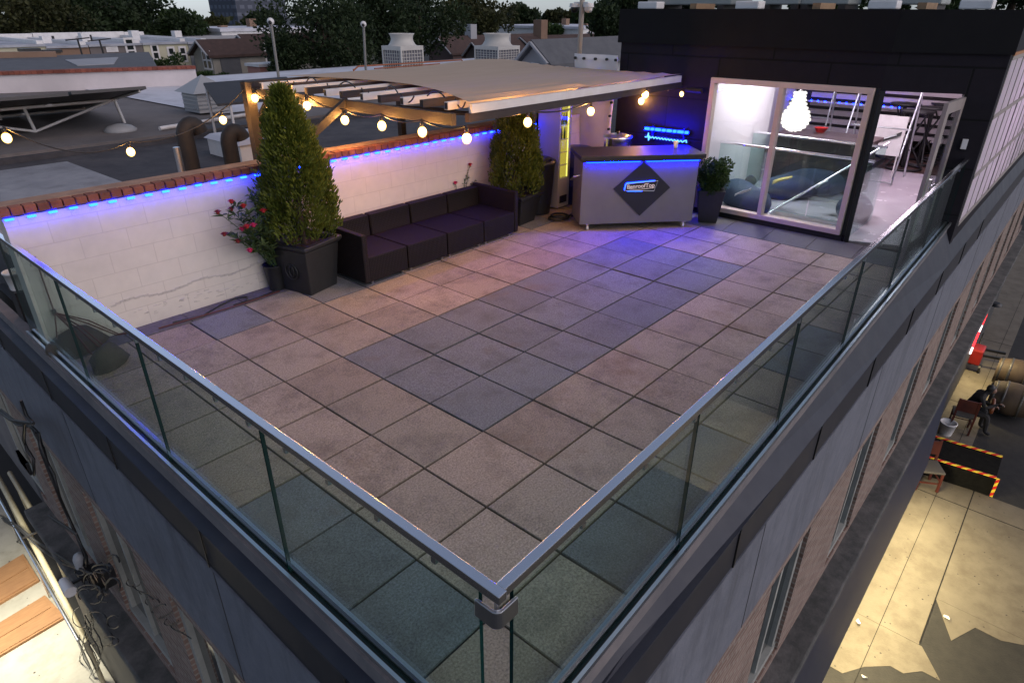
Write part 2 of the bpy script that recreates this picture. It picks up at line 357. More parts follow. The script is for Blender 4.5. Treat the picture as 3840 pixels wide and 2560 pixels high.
# coping seam caps
for i in range(8):
    X = -1.2 + i * 1.55; MB().box(X, X + .016, -1.952, -1.9405, -.379, -.052).build('coping_seam', M['black'], bld)
for i in range(6):
    Y = -0.9 + i * 1.55; MB().box(cx - .092, cx - .0855, Y, Y + .016, -.369, -.05).build('coping_seam', M['black'], bld)
YW = -1.95; XW = -1.95
mb = MB(); mb.box(XW, XE, YW, YW + .2, -1.47, -.3805); mb.box(XW, XW + .2, YW + .2, 7.2, -1.47, -.3805)
mb.build('stucco_band', M['stucco'], bld)
for i in range(7): MB().box(.9 + i * 3.1, .91 + i * 3.1, YW - .0025, YW + .02, -1.469, -.3808).build('sealant_joint', M['fascia'], bld)
for i in range(2): MB().box(XW - .0025, XW + .02, .6 + i * 2.9, .61 + i * 2.9, -1.469, -.3808).build('sealant_joint', M['fascia'], bld)
mb = MB(); mb.box(-1.5, XE, -1.55, -1.45, -7, -.25); mb.box(-1.55, -1.45, -1.5, 7.2, -7, -.25); mb.build('inner_wall', M['black'], bld)
# brick storey with piers and recessed windows
mbp = MB(); mbq = MB()
mbp.box(XW, XE, YW + .005, YW + .18, -1.60, -1.471); mbq.box(XW + .005, XW + .18, YW + .18, 7.2, -1.60, -1.471)
mbp.box(XW, XE, YW + .006, YW + .18, -3.56, -3.40); mbq.box(XW + .006, XW + .18, YW + .18, 7.2, -3.56, -3.40)
wins = []
x = -1.95; i = 0
while x < 22:
    wd = 1.55 if i else 1.0; mbp.box(x, x + wd, YW, YW + .2, -3.40, -1.60); wins.append((0, x + wd, min(x + wd + 1.0, XE))); x += wd + 1.0; i += 1
y = -1.75; i = 0
while y < 7:
    wd = .75 if i else .35; mbq.box(XW, XW + .2, y, y + wd, -3.40, -1.60); wins.append((1, y + wd, y + wd + 1.3)); y += wd + 1.3; i += 1
mbp.build('brick_wall', M['oldbrick'], bld); mbq.build('brick_wall', M['oldbrickY'], bld)
for ax, a, b in wins:
    fr = MB(); gl = MB()
    def bx(m_, u0, u1, d0, d1, z0, z1):
        if ax == 0: m_.box(u0, u1, YW + d0, YW + d1, z0, z1)
        else: m_.box(XW + d0, XW + d1, u0, u1, z0, z1)
    bx(fr, a, b, .03, .12, -3.40, -3.30); bx(fr, a, b, .05, .12, -1.68, -1.60); bx(fr, a, a + .09, .04, .12, -3.30, -1.68); bx(fr, b - .09, b, .04, .12, -3.30, -1.68)
    bx(fr, (a + b) / 2 - .03, (a + b) / 2 + .03, .05, .12, -3.30, -1.68)
    bx(gl, a + .09, b - .09, .09, .10, -3.30, -1.68)
    f = fr.build('window', M['wframe'], bld); gl.build('pane', M['winglass'], f)
mb = MB(); mb.box(-2.21, XE, -2.21, YW + .15, -3.72, -3.561); mb.box(-2.21, XW + .15, YW + .15, 7.2, -3.72, -3.561)
mb.build('ledge', M['concrete'], bld, bevel=.02)
AE = at(2215, 812, 1, -2.24).x; AL = 3.4
mb = MB(); mb.hexa([(-2.30, -2.30, -5.75), (AE, -2.30, -5.75), (AE, -2.05, -5.75), (-2.05, -2.05, -5.75)], [(-2.2, -2.2, -3.721), (AE, -2.2, -3.721), (AE, -2.05, -3.721), (-2.05, -2.05, -3.721)])
mb.hexa([(-2.30, -2.30, -5.752), (-2.05, -2.05, -5.752), (-2.05, AL, -5.752), (-2.30, AL, -5.752)], [(-2.2, -2.2, -3.722), (-2.05, -2.05, -3.722), (-2.05, AL, -3.722), (-2.2, AL, -3.722)])
mb.build('awning', M['awning'], bld)
mb = MB(); mb.box(AE, XE, -2.02, -1.6, -7, -3.722); mb.box(-2.05, -1.6, AL, 7.2, -7, -3.722); mb.box(-2.04, AE - .002, -2.04, -1.6, -7, -3.725); mb.box(-2.04, -1.6, -1.59, AL - .002, -7, -3.725)
mb.build('shop_front', mat('shop_front_dark', (.03, .03, .032), (.05, .048, .045), scale=2, rough=.6), bld)
# ------------------------------------------------------------------ glass railings
def railing(side):
    if side == 'R':
        t = thing('glass_railing', 'long frameless glass railing with steel handrail running to the dark room along the street', 'railing', (-1.8, -1.8, 0))
        stn = [-1.72 + 1.47 * i for i in range(6)] + [BX - .06]
        def pos(s, z, d): y, zk = kr(s); yy = -1.795 + (s + 1.8) * .0035; return (s, yy + d, z + zk)
        top = lambda s: rr_(s)[1] - .03 - kr(s)[1]
        ends = (-1.80, BX - .02)
    else:
        t = thing('glass_railing', 'frameless glass railing with steel handrail from the near corner to the white block wall', 'railing', (-1.8, 0, 0))
        stn = [-1.72 + 1.53 * i for i in range(4)] + [4.45]
        def pos(s, z, d): return (-1.795 + d, s, z + .075)
        top = lambda s: 1.07 - .075
        ends = (-1.80, 4.47)
    gm = [M['glass'], M['gedge']]
    for i in range(len(stn) - 1):
        a, b = stn[i] + .006, stn[i + 1] - .006
        mb = MB(); q = []
        for s, z in ((a, -.02), (b, -.02), (b, top(b)), (a, top(a))): q.append((pos(s, z, -.0095), pos(s, z, .0095)))
        vs = [p[0] for p in q] + [p[1] for p in q]
        mb.add(vs, [(0, 1, 2, 3), (7, 6, 5, 4)]); mb.cur = 1
        mb.add(vs, [(0, 1, 5, 4), (1, 2, 6, 5), (2, 3, 7, 6), (3, 0, 4, 7)])
        mb.build('glass_panel', gm, t, fix=False)
    # channel: two bright lips with the dark gasket between
    mb = MB(); n = 6; ss = [ends[0] + (ends[1] - ends[0]) * k / n for k in range(n + 1)]
    for d0, d1, z0, z1, mi in ((-.046, -.026, -.02, .015, 0), (.026, .046, -.12, .015, 0), (-.0258, -.0105, -.03, -.004, 1), (.0105, .0258, -.03, -.004, 1)):
        mb.cur = mi
        sweep(mb, lambda s: [pos(s, z0, d0), pos(s, z0, d1), pos(s, z1, d1), pos(s, z1, d0)], ss)
    mb.build('base_channel', [M['alu'], M['rubber']], t)
    mb = MB()
    def hp(s, d, z): p = pos(s, top(s), 0); return ((p[0], p[1] + d, p[2] + z) if side == 'R' else (p[0] + d, p[1], p[2] + z))
    e0 = -1.772 if side == 'R' else -1.826
    hs = [e0 + (ends[1] - e0) * k / 5 for k in range(6)]
    sweep(mb, lambda s: [hp(s, -.022, -.012), hp(s, .022, -.012), hp(s, .022, .03), hp(s, -.022, .03)], hs)
    mb.build('handrail', M['steel'], t, bevel=.004)
    for k in range(1, len(hs) * 3):
        s = e0 + (ends[1] - e0) * k / (len(hs) * 3); p = hp(s, 0, -.02); mb = MB()
        if side == 'R': mb.box(s - .012, s + .012, p[1] - .015, p[1] + .03, p[2] - .03, p[2])
        else: mb.box(p[0] - .015, p[0] + .03, s - .012, s + .012, p[2] - .03, p[2])
        mb.build('rail_clip', M['alu'], t)
    return t
rr = railing('R'); rl = railing('L')
mb = MB()
def corner_clamp():
    o_, i_ = -1.826, -1.812; L = .115; pts = []
    r = .035
    out = [(o_ + L, o_)] + [(o_ + r - r * math.sin(a), o_ + r - r * math.cos(a)) for a in [PI / 2 * k / 6 for k in range(7)]] + [(o_, o_ + L)]
    inn = [(i_, o_ + L)] + [(i_ + r * .7 - r * .7 * math.cos(a), i_ + r * .7 - r * .7 * math.sin(a)) for a in [PI / 2 * k / 6 for k in range(7)]] + [(o_ + L, i_)]
    n = len(out); z0, z1 = .93, 1.015
    vs = [(x, y, z0) for x, y in out + inn] + [(x, y, z1) for x, y in out + inn]; N = 2 * n
    fs = [tuple(range(N))[::-1], tuple(range(N, 2 * N))] + [(i, (i + 1) % N, N + (i + 1) % N, N + i) for i in range(N)]
    mb.add(vs, fs)
corner_clamp(); mb.box(-1.80, -1.785, -1.80, -1.785, .95, 1.06)
mb.build('corner_clamp', M['alu'], rr, bevel=.003)
# ------------------------------------------------------------------ white block wall and its brick coping
bw = thing('block_wall', 'long white painted block wall with a red brick coping along the far side of the terrace', 'wall', (2.2, 4.03, 0))
mb = MB(); mb.box(-1.80, 6.9, 3.93, 4.13, -.2, 1.33); mb.build('wall_body', M['blockwall'], bw)
mb = MB(); x = -1.83; r2 = random.Random(5)
while x < 5.7:
    mb.t = tuple(Vector((1, 1, 1)) * r2.uniform(.72, 1.18)); j = r2.uniform(-.004, .004)
    mb.box(x + .004, x + .094, 3.895 + j, 4.12, 1.332, 1.398 + j); x += .10
mb.build('brick_coping', M['redbrick'], bw, bevel=.006)
mb = MB(); mb.box(-1.83, 5.7, 4.0, 4.2, 1.331, 1.402); mb.build('mortar_cap', M['mortar'], bw)
# peeled plaster ridge low on the wall
mb = MB(); r3 = random.Random(9)
for i in range(46):
    x0 = -1.2 + i * .045; z = .29 + .02 * math.sin(i * .4) + r3.uniform(-.006, .006); mb.box(x0, x0 + .05, 3.9285, 3.931, z + r3.uniform(-.004, .004), z + r3.uniform(.018, .026))
for i in range(70):
    x0 = r3.uniform(-1.5, .6); z = r3.uniform(.06, .2); mb.box(x0, x0 + r3.uniform(.015, .06), 3.9262, 3.931, z, z + r3.uniform(.004, .012))
mb.build('plaster_patch', mat('bare_plaster', (.47, .41, .385), (.53, .46, .43), scale=20, rough=.9), bw)
# LED strip
led = thing('led_strip', 'strip of glowing blue LEDs hung under the red brick coping of the white wall', 'light strip', (2, 3.92, 1.31))
LEDM = emis('blue_led', (.0016, .0115, 1.0), 105.0)
mb = MB(); mb.box(-1.80, 5.62, 3.919, 3.929, 1.316, 1.328); mb.build('strip_tape', M['blackp'], led)
x = -1.79; proto = None
while x < 5.6:
    if proto is None:
        mb = MB(); mb.box(x, x + .068, 3.890, 3.918, 1.297, 1.314); proto = mb.build('led', LEDM, led, bevel=.004)
        x0 = x
    else:
        c = proto.copy(); COL.objects.link(c); c.parent = led; c.location.x = x - x0; c.location.z = r3.uniform(-.006, .003)
    x += .165
# ------------------------------------------------------------------ wicker sofa modules
def wickermat():
    m = bpy.data.materials.new('wicker'); m.use_nodes = True; N, L = nt(m); b = N['Principled BSDF']
    tc = N.new('ShaderNodeTexCoord'); w1 = N.new('ShaderNodeTexWave'); w2 = N.new('ShaderNodeTexWave')
    w1.bands_direction = 'X'; w2.bands_direction = 'Z'
    for w in (w1, w2): w.inputs['Scale'].default_value = 14; w.inputs['Distortion'].default_value = .4; L.new(tc.outputs['Object'], w.inputs['Vector'])
    w3 = N.new('ShaderNodeTexWave'); w3.bands_direction = 'Y'; w3.inputs['Scale'].default_value = 14; L.new(tc.outputs['Object'], w3.inputs['Vector'])
    a = N.new('ShaderNodeMath'); a.operation = 'MULTIPLY'; L.new(w2.outputs['Fac'], a.inputs[0]); L.new(w1.outputs['Fac'], a.inputs[1])
    a2 = N.new('ShaderNodeMath'); a2.operation = 'ADD'; L.new(a.outputs[0], a2.inputs[0]); L.new(w3.outputs['Fac'], a2.inputs[1])
    r = N.new('ShaderNodeValToRGB'); r.color_ramp.elements[0].color = (.006, .0045, .005, 1); r.color_ramp.elements[1].color = (.021, .0145, .016, 1); r.color_ramp.elements[1].position = 1
    mu = N.new('ShaderNodeMath'); mu.operation = 'MULTIPLY'; mu.inputs[1].default_value = .6; L.new(a2.outputs[0], mu.inputs[0])
    L.new(mu.outputs[0], r.inputs[0]); L.new(r.outputs[0], b.inputs['Base Color']); b.inputs['Roughness'].default_value = .65; b.inputs['Specular IOR Level'].default_value = .18
    bp = N.new('ShaderNodeBump'); bp.inputs['Strength'].default_value = .6; bp.inputs['Distance'].default_value = .006; L.new(a2.outputs[0], bp.inputs['Height']); L.new(bp.outputs[0], b.inputs['Normal'])
    return m
M['wicker'] = wickermat()
sofa_l = ['wicker sofa module with its arm beside the tall conifer in the square pot', 'armless wicker sofa module next to the one whose arm is by the square pot',
          'armless wicker sofa module between the plain module and the far corner module', 'wicker corner sofa module with a high arm near the black trash can']
sofa_x = [1.21, 1.885, 2.56, 3.255]
for i, x0 in enumerate(sofa_x):
    x1 = (sofa_x + [3.97])[i + 1] - .018
    t = thing('sofa_module', sofa_l[i], 'sofa', ((x0 + x1) / 2, 3.45, 0), 'wicker sofa modules along the white wall')
    a0 = x0 + (.075 if i == 0 else 0); a1 = x1 - (.075 if i == 3 else 0)
    MB().box(a0, a1, 3.05, 3.74, .045, .345).build('seat_base', M['wicker'], t, bevel=.012)
    mb = MB(); mb.hexa([(a0, 3.742, .045), (a1, 3.742, .045), (a1, 3.885, .045), (a0, 3.885, .045)], [(a0 + .004, 3.765, .60), (a1 - .004, 3.765, .60), (a1 - .004, 3.89, .60), (a0 + .004, 3.89, .60)])
    mb.build('backrest', M['wicker'], t, bevel=.015)
    if i == 0: MB().box(x0, a0 - .001, 3.04, 3.885, .045, .625).build('arm', M['wicker'], t, bevel=.012)
    if i == 3: MB().box(a1 + .001, x1, 3.04, 3.885, .045, .635).build('arm', M['wicker'], t, bevel=.012)
    for fx in (a0 + .06, a1 - .06):
        for fy in (3.1, 3.82): MB().lathe((fx, fy, 0), [(.016, 0), (.02, .05)], 8).build('foot', M['alu'], t)
# ------------------------------------------------------------------ plants
L_arb = leafmat('arborvitae_leaf', (.036, .064, .009), (.165, .19, .026))
L_zin = leafmat('zinnia_leaf', (.03, .06, .02), (.12, .16, .06))
L_box = leafmat('round_shrub_leaf', (.012, .035, .008), (.06, .11, .022))
SOIL = mat('soil', (.02, .011, .007), (.05, .028, .018), scale=30, rough=1, bump=.8, bscale=30)
BARK = mat('bark', (.06, .04, .028), (.03, .02, .015), scale=8, rough=.95, bump=.6)
def square_pot(t, c, rot, b, top, h, rim=.05):
    Mx = Matrix.Translation(c) @ Matrix.Rotation(rot, 4, 'Z')
    def sq(s, z): return [(-s, -s, z), (s, -s, z), (s, s, z), (-s, s, z)]
    mb = MB(); vs = sq(b, 0) + sq(top, h - .07) + sq(top - .05, h - .07); 
    mb.add(vs, [(3, 2, 1, 0)] + [(i, (i + 1) % 4, 4 + (i + 1) % 4, 4 + i) for i in range(4)] + [(4 + i, 4 + (i + 1) % 4, 8 + (i + 1) % 4, 8 + i) for i in range(4)])
    mb.xf(Mx); p = mb.build('pot', M['blackp'], t, bevel=.012)
    mb = MB(); vs = sq(top + .012, h - .07) + sq(top + .035, h - .045) + sq(top + .035, h) + sq(top - .035, h) + sq(top - .045, h - .09)
    mb.add(vs, [(4 * k + i, 4 * k + (i + 1) % 4, 4 * k + 4 + (i + 1) % 4, 4 * k + 4 + i) for k in range(4) for i in range(4)])
    mb.xf(Mx); mb.build('rim', M['blackp'], p, bevel=.012)
    mb = MB(); n = 8; g = []
    for i in range(n + 1):
        for j in range(n + 1): g.append(((i / n * 2 - 1) * (top - .04), (j / n * 2 - 1) * (top - .04), h - .06 + random.uniform(-.012, .012)))
    mb.add(g, [(i * (n + 1) + j, i * (n + 1) + j + 1, (i + 1) * (n + 1) + j + 1, (i + 1) * (n + 1) + j) for i in range(n) for j in range(n)]); mb.xf(Mx); mb.build('soil', SOIL, t)
    # round medallion on the street-facing side
    mb = MB(); s = (b + top) / 2
    pts = [(-s - .012, .09 * math.cos(a), h * .45 + .09 * math.sin(a)) for a in [2 * PI * k / 16 for k in range(17)]]
    mb.tube(pts, .008, 6, False); mb.tube([(x, y * .4, h * .45 + (z - h * .45) * .7) for x, y, z in pts], .008, 6, False); mb.xf(Mx); mb.build('medallion', M['blackp'], p)
def arborvitae(t, c, z0, z1, r, n, seed):
    """upright sprays in narrow, overlapping, flattened tufts"""
    rn = random.Random(seed); random.seed(seed); mb = MB(); H = z1 - z0
    tufts = []
    for k in range(int(n / 42)):
        q = rn.random() ** .8; th = rn.uniform(0, 2 * PI)
        pr = r * (.86 + .14 * min(1, q / .12) - .10 * q) * max(.04, 1 - q ** 2.9) * (1 + .10 * math.sin(3 * th + q * 9) * math.sin(q * 14 + th)) + .015
        rad = pr * rn.uniform(.6, 1.06); tufts.append((Vector((c[0] + rad * math.cos(th), c[1] + rad * math.sin(th), z0 + q * H * .96)), th, rn.uniform(0, .6), rn.uniform(.8, 1.25)))
    for p, th, base, sc in tufts:
        out = Vector((math.cos(th), math.sin(th), 0)); side = Vector((-out.y, out.x, 0))
        for _ in range(42):
            a = rn.uniform(-1, 1); b = rn.random(); 
            q = p + side * a * .055 * sc + Vector((0, 0, (b - .35) * .17 * sc)) + out * rn.uniform(-.05, .045) * sc
            d = Vector((0, 0, 1)) * rn.uniform(.5, 1.2) + out * rn.uniform(.1, .8) + side * (a * .7 + rn.uniform(-.4, .4))
            leaf(mb, q, d, side + rv() * .8, rn.uniform(.035, .07) * sc, rn.uniform(.012, .022) * sc, min(1, max(0, base + .35 * b + rn.uniform(-.15, .2))))
    mb.build('foliage', L_arb, t, fix=False)
    mb = MB(); mb.tube([(c[0], c[1], z0 - .12), (c[0] + .01, c[1], z0 + H * .5), (c[0], c[1], z1 - .1)], [.035, .022, .006], 8); mb.build('trunk', BARK, t)
t = thing('potted_conifer', 'tall conical conifer in a black square pot, standing left of the wicker sofa', 'potted tree', (.82, 3.56, 0))
square_pot(t, (.80, 3.57, 0), math.radians(13), .215, .268, .60); arborvitae(t, (.79, 3.57), .59, 2.17, .39, 24000, 11)
t = thing('potted_conifer', 'shorter conifer in a black square pot between the sofa end and the trash can', 'potted tree', (4.55, 3.5, 0))
square_pot(t, (4.45, 3.50, 0), math.radians(6), .2, .27, .46); arborvitae(t, (4.43, 3.50), .46, 1.86, .365, 21000, 12)
# flowering plants
FL = {'red': mat('red_petal', (.55, .02, .02), (.35, .01, .012), scale=30, rough=.6), 'pink': mat('pink_petal', (.62, .02, .13), (.5, .015, .09), scale=30, rough=.6), 'dark': mat('dark_red_petal', (.22, .012, .012), rough=.7)}
def flowering(t, base, stems, seed, nl=14, lw=1.0):
    rn = random.Random(seed); random.seed(seed); st = MB(); lf = MB(); fl = []
    for tip, col in stems:
        tip = Vector(tip); b = Vector(base) + Vector((rn.uniform(-.05, .05), rn.uniform(-.05, .05), 0)); mid = b.lerp(tip, .5) + Vector((rn.uniform(-.03, .03), rn.uniform(-.03, .03), .08))
        pts = [b, b.lerp(mid, .6) + Vector((0, 0, .03)), mid, mid.lerp(tip, .6), tip]; st.tube(pts, [.006, .005, .005, .004, .003], 5)
        for k in range(nl):
            f = rn.uniform(.12, .97); i = min(3, int(f * 4)); p = pts[i].lerp(pts[i + 1], f * 4 - i); d = rv(); d.z = abs(d.z) * .5 + .1
            leaf(lf, p, d, Vector((0, 0, 1)) + rv() * .5, rn.uniform(.06, .12) * lw, rn.uniform(.022, .04) * lw, rn.random())
        if col:
            m_ = MB(); 
            for ring, (nn, l, el) in enumerate(((9, .045, .15), (8, .034, .6), (6, .02, 1.1))):
                for q in range(nn):
                    a = 2 * PI * q / nn + ring * .3; leaf(m_, tip + Vector((0, 0, .004 * ring)), Vector((math.cos(a), math.sin(a), el)), Vector((0, 0, 1)), l, l * .62, .5)
            m_.sphere(tuple(tip + Vector((0, 0, -.004))), (.020), 8, 6); fl.append((m_, col))
    st.build('stem', L_zin if False else mat('green_stem', (.05, .09, .03)), t); lf.build('foliage', L_zin, t, fix=False)
    for m_, c in fl: m_.build('flower', FL[c], t, fix=False)
t = thing('flowering_plant', 'leaning zinnia plant with red and pink flowers in the corner behind the square pot', 'plant', (.55, 3.78, .45))
MB().lathe((.50, 3.80, 0), [(.09, 0), (.12, .3), (.13, .31), (.12, .31), (.11, .27)], 14).build('pot', M['blackp'], t)
Y0 = 3.62
sp = [(at(500, 487, 1, Y0), 'dark'), (at(531, 463, 1, Y0), 'red'), (at(531, 480, 1, 3.7), 'dark'), (at(559, 473, 1, 3.6), 'red'), (at(605, 484, 1, 3.5), 'red'), (at(556, 526, 1, 3.5), 'pink'), (at(567, 520, 1, 3.45), 'red'),
      (at(582, 517, 1, 3.45), 'pink'), (at(515, 538, 1, 3.6), 'dark'), (at(574, 575, 1, 3.45), 'pink'), (at(546, 554, 1, 3.6), 'dark'), (at(590, 445, 1, 3.6), None), (at(575, 440, 1, 3.65), None), (at(600, 560, 1, 3.4), None), (at(620, 470, 1, 3.6), None), (at(590, 500, 1, 3.5), None), (at(610, 530, 1, 3.45), None)]
flowering(t, (.50, 3.78, .30), sp, 4, 34, 1.1)
t = thing('flowering_plant', 'small zinnia plant with two flowers showing above the sofa back against the white wall', 'plant', (3.75, 3.91, .3))
flowering(t, (3.66, 3.905, .05), [(at(1080, 378, 1, 3.9), 'red'), (at(1046, 420, 1, 3.9), 'pink'), (at(1075, 400, 1, 3.905), None), (at(1092, 412, 1, 3.905), None), (at(1066, 410, 1, 3.9), None)], 8, 20, .6)
t = thing('potted_shrub', 'round clipped shrub in a tall black pot between bar cart and lit window', 'potted plant', (6.42, 1.28, 0))
mb = MB(); Mx = Matrix.Translation((6.40, 1.27, .02)) @ Matrix.Rotation(.5, 4, 'Z')
def sq(s, z): return [(-s, -s, z), (s, -s, z), (s, s, z), (-s, s, z)]
mb.hexa(sq(.135, 0), sq(.2, .50)); mb.xf(Mx); mb.build('pot', M['blackp'], t, bevel=.01)
cl = [((6.40, 1.27, .70), .20, 1.0)] + [((6.40 + .17 * math.cos(a) * s, 1.27 + .17 * math.sin(a) * s, .70 + z), .12, 1) for a, s, z in [(random.uniform(0, 6.28), random.uniform(.6, 1), random.uniform(-.15, .17)) for _ in range(26)]]
crown(cl, 5200, .035, rmin=.6).build('foliage', L_box, t, fix=False)
MB().tube([(6.40, 1.27, .45), (6.40, 1.27, .75)], .02, 6).build('trunk', BARK, t)
# ------------------------------------------------------------------ bar cart
A = Vector((4.78, 2.36, 0)); Bv = Vector((5.92, 1.34, 0)); dx = (Bv - A).normalized(); ny = Vector((-dx.y, dx.x, 0))
BM = Matrix(((dx.x, ny.x, 0, A.x), (dx.y, ny.y, 0, A.y), (0, 0, 1, 0), (0, 0, 0, 1)))
bar = thing('bar_cart', 'grey portable bar cart with a black diamond, a lit sign and a blue light line', 'bar', (5.4, 2.0, 0))
barm = mat('bar_grey', (.16, .147, .142), (.14, .128, .125), scale=3, rough=.5, rvar=.1)
def bb(m_): return m_.xf(BM)
bb(MB().box(-.15, 1.575, 0, .56, .10, 1.015)).build('body', barm, bar, bevel=.006)
mb = MB(); mb.box(-.20, 1.63, -.10, .62, 1.045, 1.105); bb(mb).build('counter_top', mat('dark_counter', (.010, .008, .009), (.02, .015, .015), scale=5, rough=.5, stretch=(1, 6, 1)), bar, bevel=.008)
mb = MB(); mb.box(-.17, 1.60, -.06, .58, 1.0155, 1.0445); bb(mb).build('counter_base', M['black'], bar)
for a in (-.13, .745):
    mb = MB(); mb.box(a + .03, a + .82, -.022, -.006, 1.0, 1.0145); bb(mb).build('light_bar', emis('bar_led', (.00008, .0015, 1.0), 680.0) if a < 0 else bpy.data.materials['bar_led'], bar)
mb = MB(); mb.prism([(.75 - .425, .62), (.75, .62 - .41), (.75 + .425, .62), (.75, .62 + .385)], 1, -.014, -.001); bb(mb).build('diamond_panel', mat('diamond_black', (.012, .010, .013), rough=.5), bar)
mb = MB(); pl = [(.50, .69), (.97, .722), (.925, .585), (.49, .60)]; mb.prism(pl, 1, -.034, -.026); sign = bb(mb).build('sign_plate', mat('sign_black', (.008, .008, .012), rough=.4), bar)
mb = MB()
def outl(m_, P, r, y): m_.tube([(q[0], y, q[1]) for q in P + P[:1]], r, 6, False)
outl(mb, [(.503, .693), (.973, .726), (.928, .581), (.486, .596)], .0045, -.031); bb(mb).build('sign_outline', emis('sign_white', (.85, .8, 1.0), .55), sign)
mb = MB(); mb.tube([(.505, -.022, .702), (.93, -.022, .728)], .007, 6); mb.tube([(.484, -.022, .604), (.498, -.022, .69)], .007, 6); mb.tube([(.53, -.022, .583), (.75, -.022, .577)], .004, 6); bb(mb).build('sign_glow', emis('sign_blue', (.002, .02, 1.0), 40.0), sign)
def text(body, size, m, parent, Mx, ext=.002, shear=0):
    cu = bpy.data.curves.new('t', 'FONT'); cu.body = body; cu.size = size; cu.extrude = ext; cu.shear = shear; cu.align_x = 'CENTER'; cu.offset = .0012
    tmp = bpy.data.objects.new('t', cu); COL.objects.link(tmp); dg = bpy.context.evaluated_depsgraph_get()
    me = bpy.data.meshes.new_from_object(tmp.evaluated_get(dg)); bpy.data.objects.remove(tmp); bpy.data.curves.remove(cu)
    mb = MB(); mb.add([Mx @ v.co for v in me.vertices], [tuple(p.vertices) for p in me.polygons]); bpy.data.meshes.remove(me)
    return mb.build('lettering', m, parent)
SX = Matrix(((1, 0, 0, 0), (0, 0, -1, 0), (0, 1, 0, 0), (0, 0, 0, 1)))
text('BenroofTop', .084, emis('letter_pink', (1.0, .75, .8), .8), sign, BM @ Matrix.Translation((.722, -.036, .632)) @ Matrix.Rotation(math.radians(-2.5), 4, 'Y') @ SX)
mb = MB(); mb.tube([(.55, -.037, .618), (.70, -.037, .607), (.85, -.037, .622), (.93, -.037, .633)], .004, 6); bb(mb).build('underline', bpy.data.materials['letter_pink'], sign)
for sx, sy in ((-.02, .05), (1.46, .05), (-.02, .5), (1.46, .5)):
    mb = MB(); mb.box(sx - .03, sx + .03, sy - .03, sy + .03, .085, .0995); mb.box(sx - .016, sx + .016, sy - .008, sy + .008, .03, .085)
    c = bb(mb).build('caster', M['steel'], bar); mb = MB(); p0 = BM @ Vector((sx - .014, sy, .035)); p1 = BM @ Vector((sx + .014, sy, .035)); mb.tube([p0, p1], .034, 12); mb.build('wheel', M['white'], c)
mb = MB(); mb.tube([(-.155, .12, .80), (-.24, .12, .785), (-.25, .3, .70), (-.155, .3, .69)], .012, 8); bb(mb).build('push_handle', M['steel'], bar)
# things behind and around the bar
keg = thing('steel_pot', 'round steel cooking pot with a lid standing behind the bar cart', 'pot', (5.62, 2.88, 0))
KP = at(1418, 330, 0, 5.95); kz = KP.z - .17; keg.location = (KP.x, KP.y, kz)
MB().lathe((KP.x, KP.y, kz), [(.20, 0), (.21, .02), (.21, .27)], 24).build('pot_body', M['steel'], keg)
MB().lathe((KP.x, KP.y, kz + .271), [(.225, 0), (.225, .02), (.15, .04), (.0, .05)], 24).build('lid', M['alu'], keg); MB().lathe((KP.x, KP.y, kz + .32), [(.02, 0), (.03, .03), (.0, .035)], 10).build('knob', M['black'], keg)
st = thing('back_table', 'dark table behind the bar cart under the blue sign', 'table', (6.1, 2.4, 0))
MB().box(5.6, 6.62, 2.3, 3.15, kz - .03, kz - .001).build('table_top', M['black'], st)
for x, y in ((5.65, 2.35), (6.57, 2.35), (5.65, 3.1), (6.57, 3.1)): MB().box(x - .025, x + .025, y - .025, y + .025, .0, kz - .031).build('leg', M['black'], st)
can = thing('trash_can', 'black wheeled trash can with a closed lid between the second conifer and the lit cooler', 'trash can', (4.98, 3.5, 0))
MB().lathe((5.02, 3.55, .0), [(.20, .02), (.25, .60), (.265, .78), (.275, .80)], 20).build('bin_body', M['blackp'], can)
MB().lathe((5.02, 3.55, .802), [(.285, 0), (.285, .035), (.2, .075), (0, .09)], 20).build('lid', M['blackp'], can); MB().tube([(4.80, 3.42, .84), (4.86, 3.32, .9), (4.99, 3.28, .9), (5.06, 3.34, .84)], .014, 6).build('handle', M['blackp'], can)
blue = thing('storage_drum', 'blue plastic drum standing between the lit cooler and the bar cart', 'drum', (5.98, 3.45, 0))
MB().lathe((6.0, 3.5, .0), [(.24, 0), (.26, .04), (.26, .30), (.272, .32), (.26, .34), (.26, .60), (.272, .62), (.26, .64), (.26, .88), (.23, .91), (0, .92)], 20).build('drum_body', mat('blue_plastic', (.01, .015, .12), rough=.4), blue)
fr = thing('display_cooler', 'tall narrow glass-door drinks cooler glowing yellow beside the white wall', 'cooler', (5.5, 3.65, 0))
fw0, fw1, fy = 5.36, 5.665, 3.41; cg = mat('cooler_grey', (.38, .38, .4), rough=.4)
mb = MB(); mb.box(fw0, fw0 + .04, fy, 3.88, .05, 1.82); mb.box(fw1 - .045, fw1, fy, 3.88, .05, 1.82); mb.box(fw0, fw1, 3.84, 3.881, .05, 1.82); mb.box(fw0 + .001, fw1 - .001, fy - .001, 3.879, 1.70, 1.85); mb.box(fw0 + .001, fw1 - .001, fy + .001, 3.879, .03, .50); mb.build('cabinet', cg, fr)
MB().box(fw0 + .055, fw1 - .06, fy - .006, fy - .002, .10, .22).build('vent_grille', M['black'], fr)
MB().box(fw0 + .041, fw1 - .046, fy + .05, fy + .06, .501, 1.699).build('lit_back', emis('cooler_light', (.78, .62, .10), 1.0), fr)
for z in (.70, .90, 1.10, 1.32, 1.52): MB().box(fw0 + .042, fw1 - .047, fy + .012, fy + .049, z, z + .012).build('shelf', M['white'], fr)
MB().box(fw1 - .062, fw1 - .047, fy + .012, fy + .03, .51, 1.69).build('light_tube', emis('cooler_tube', (.95, .85, .2), 2.2), fr)
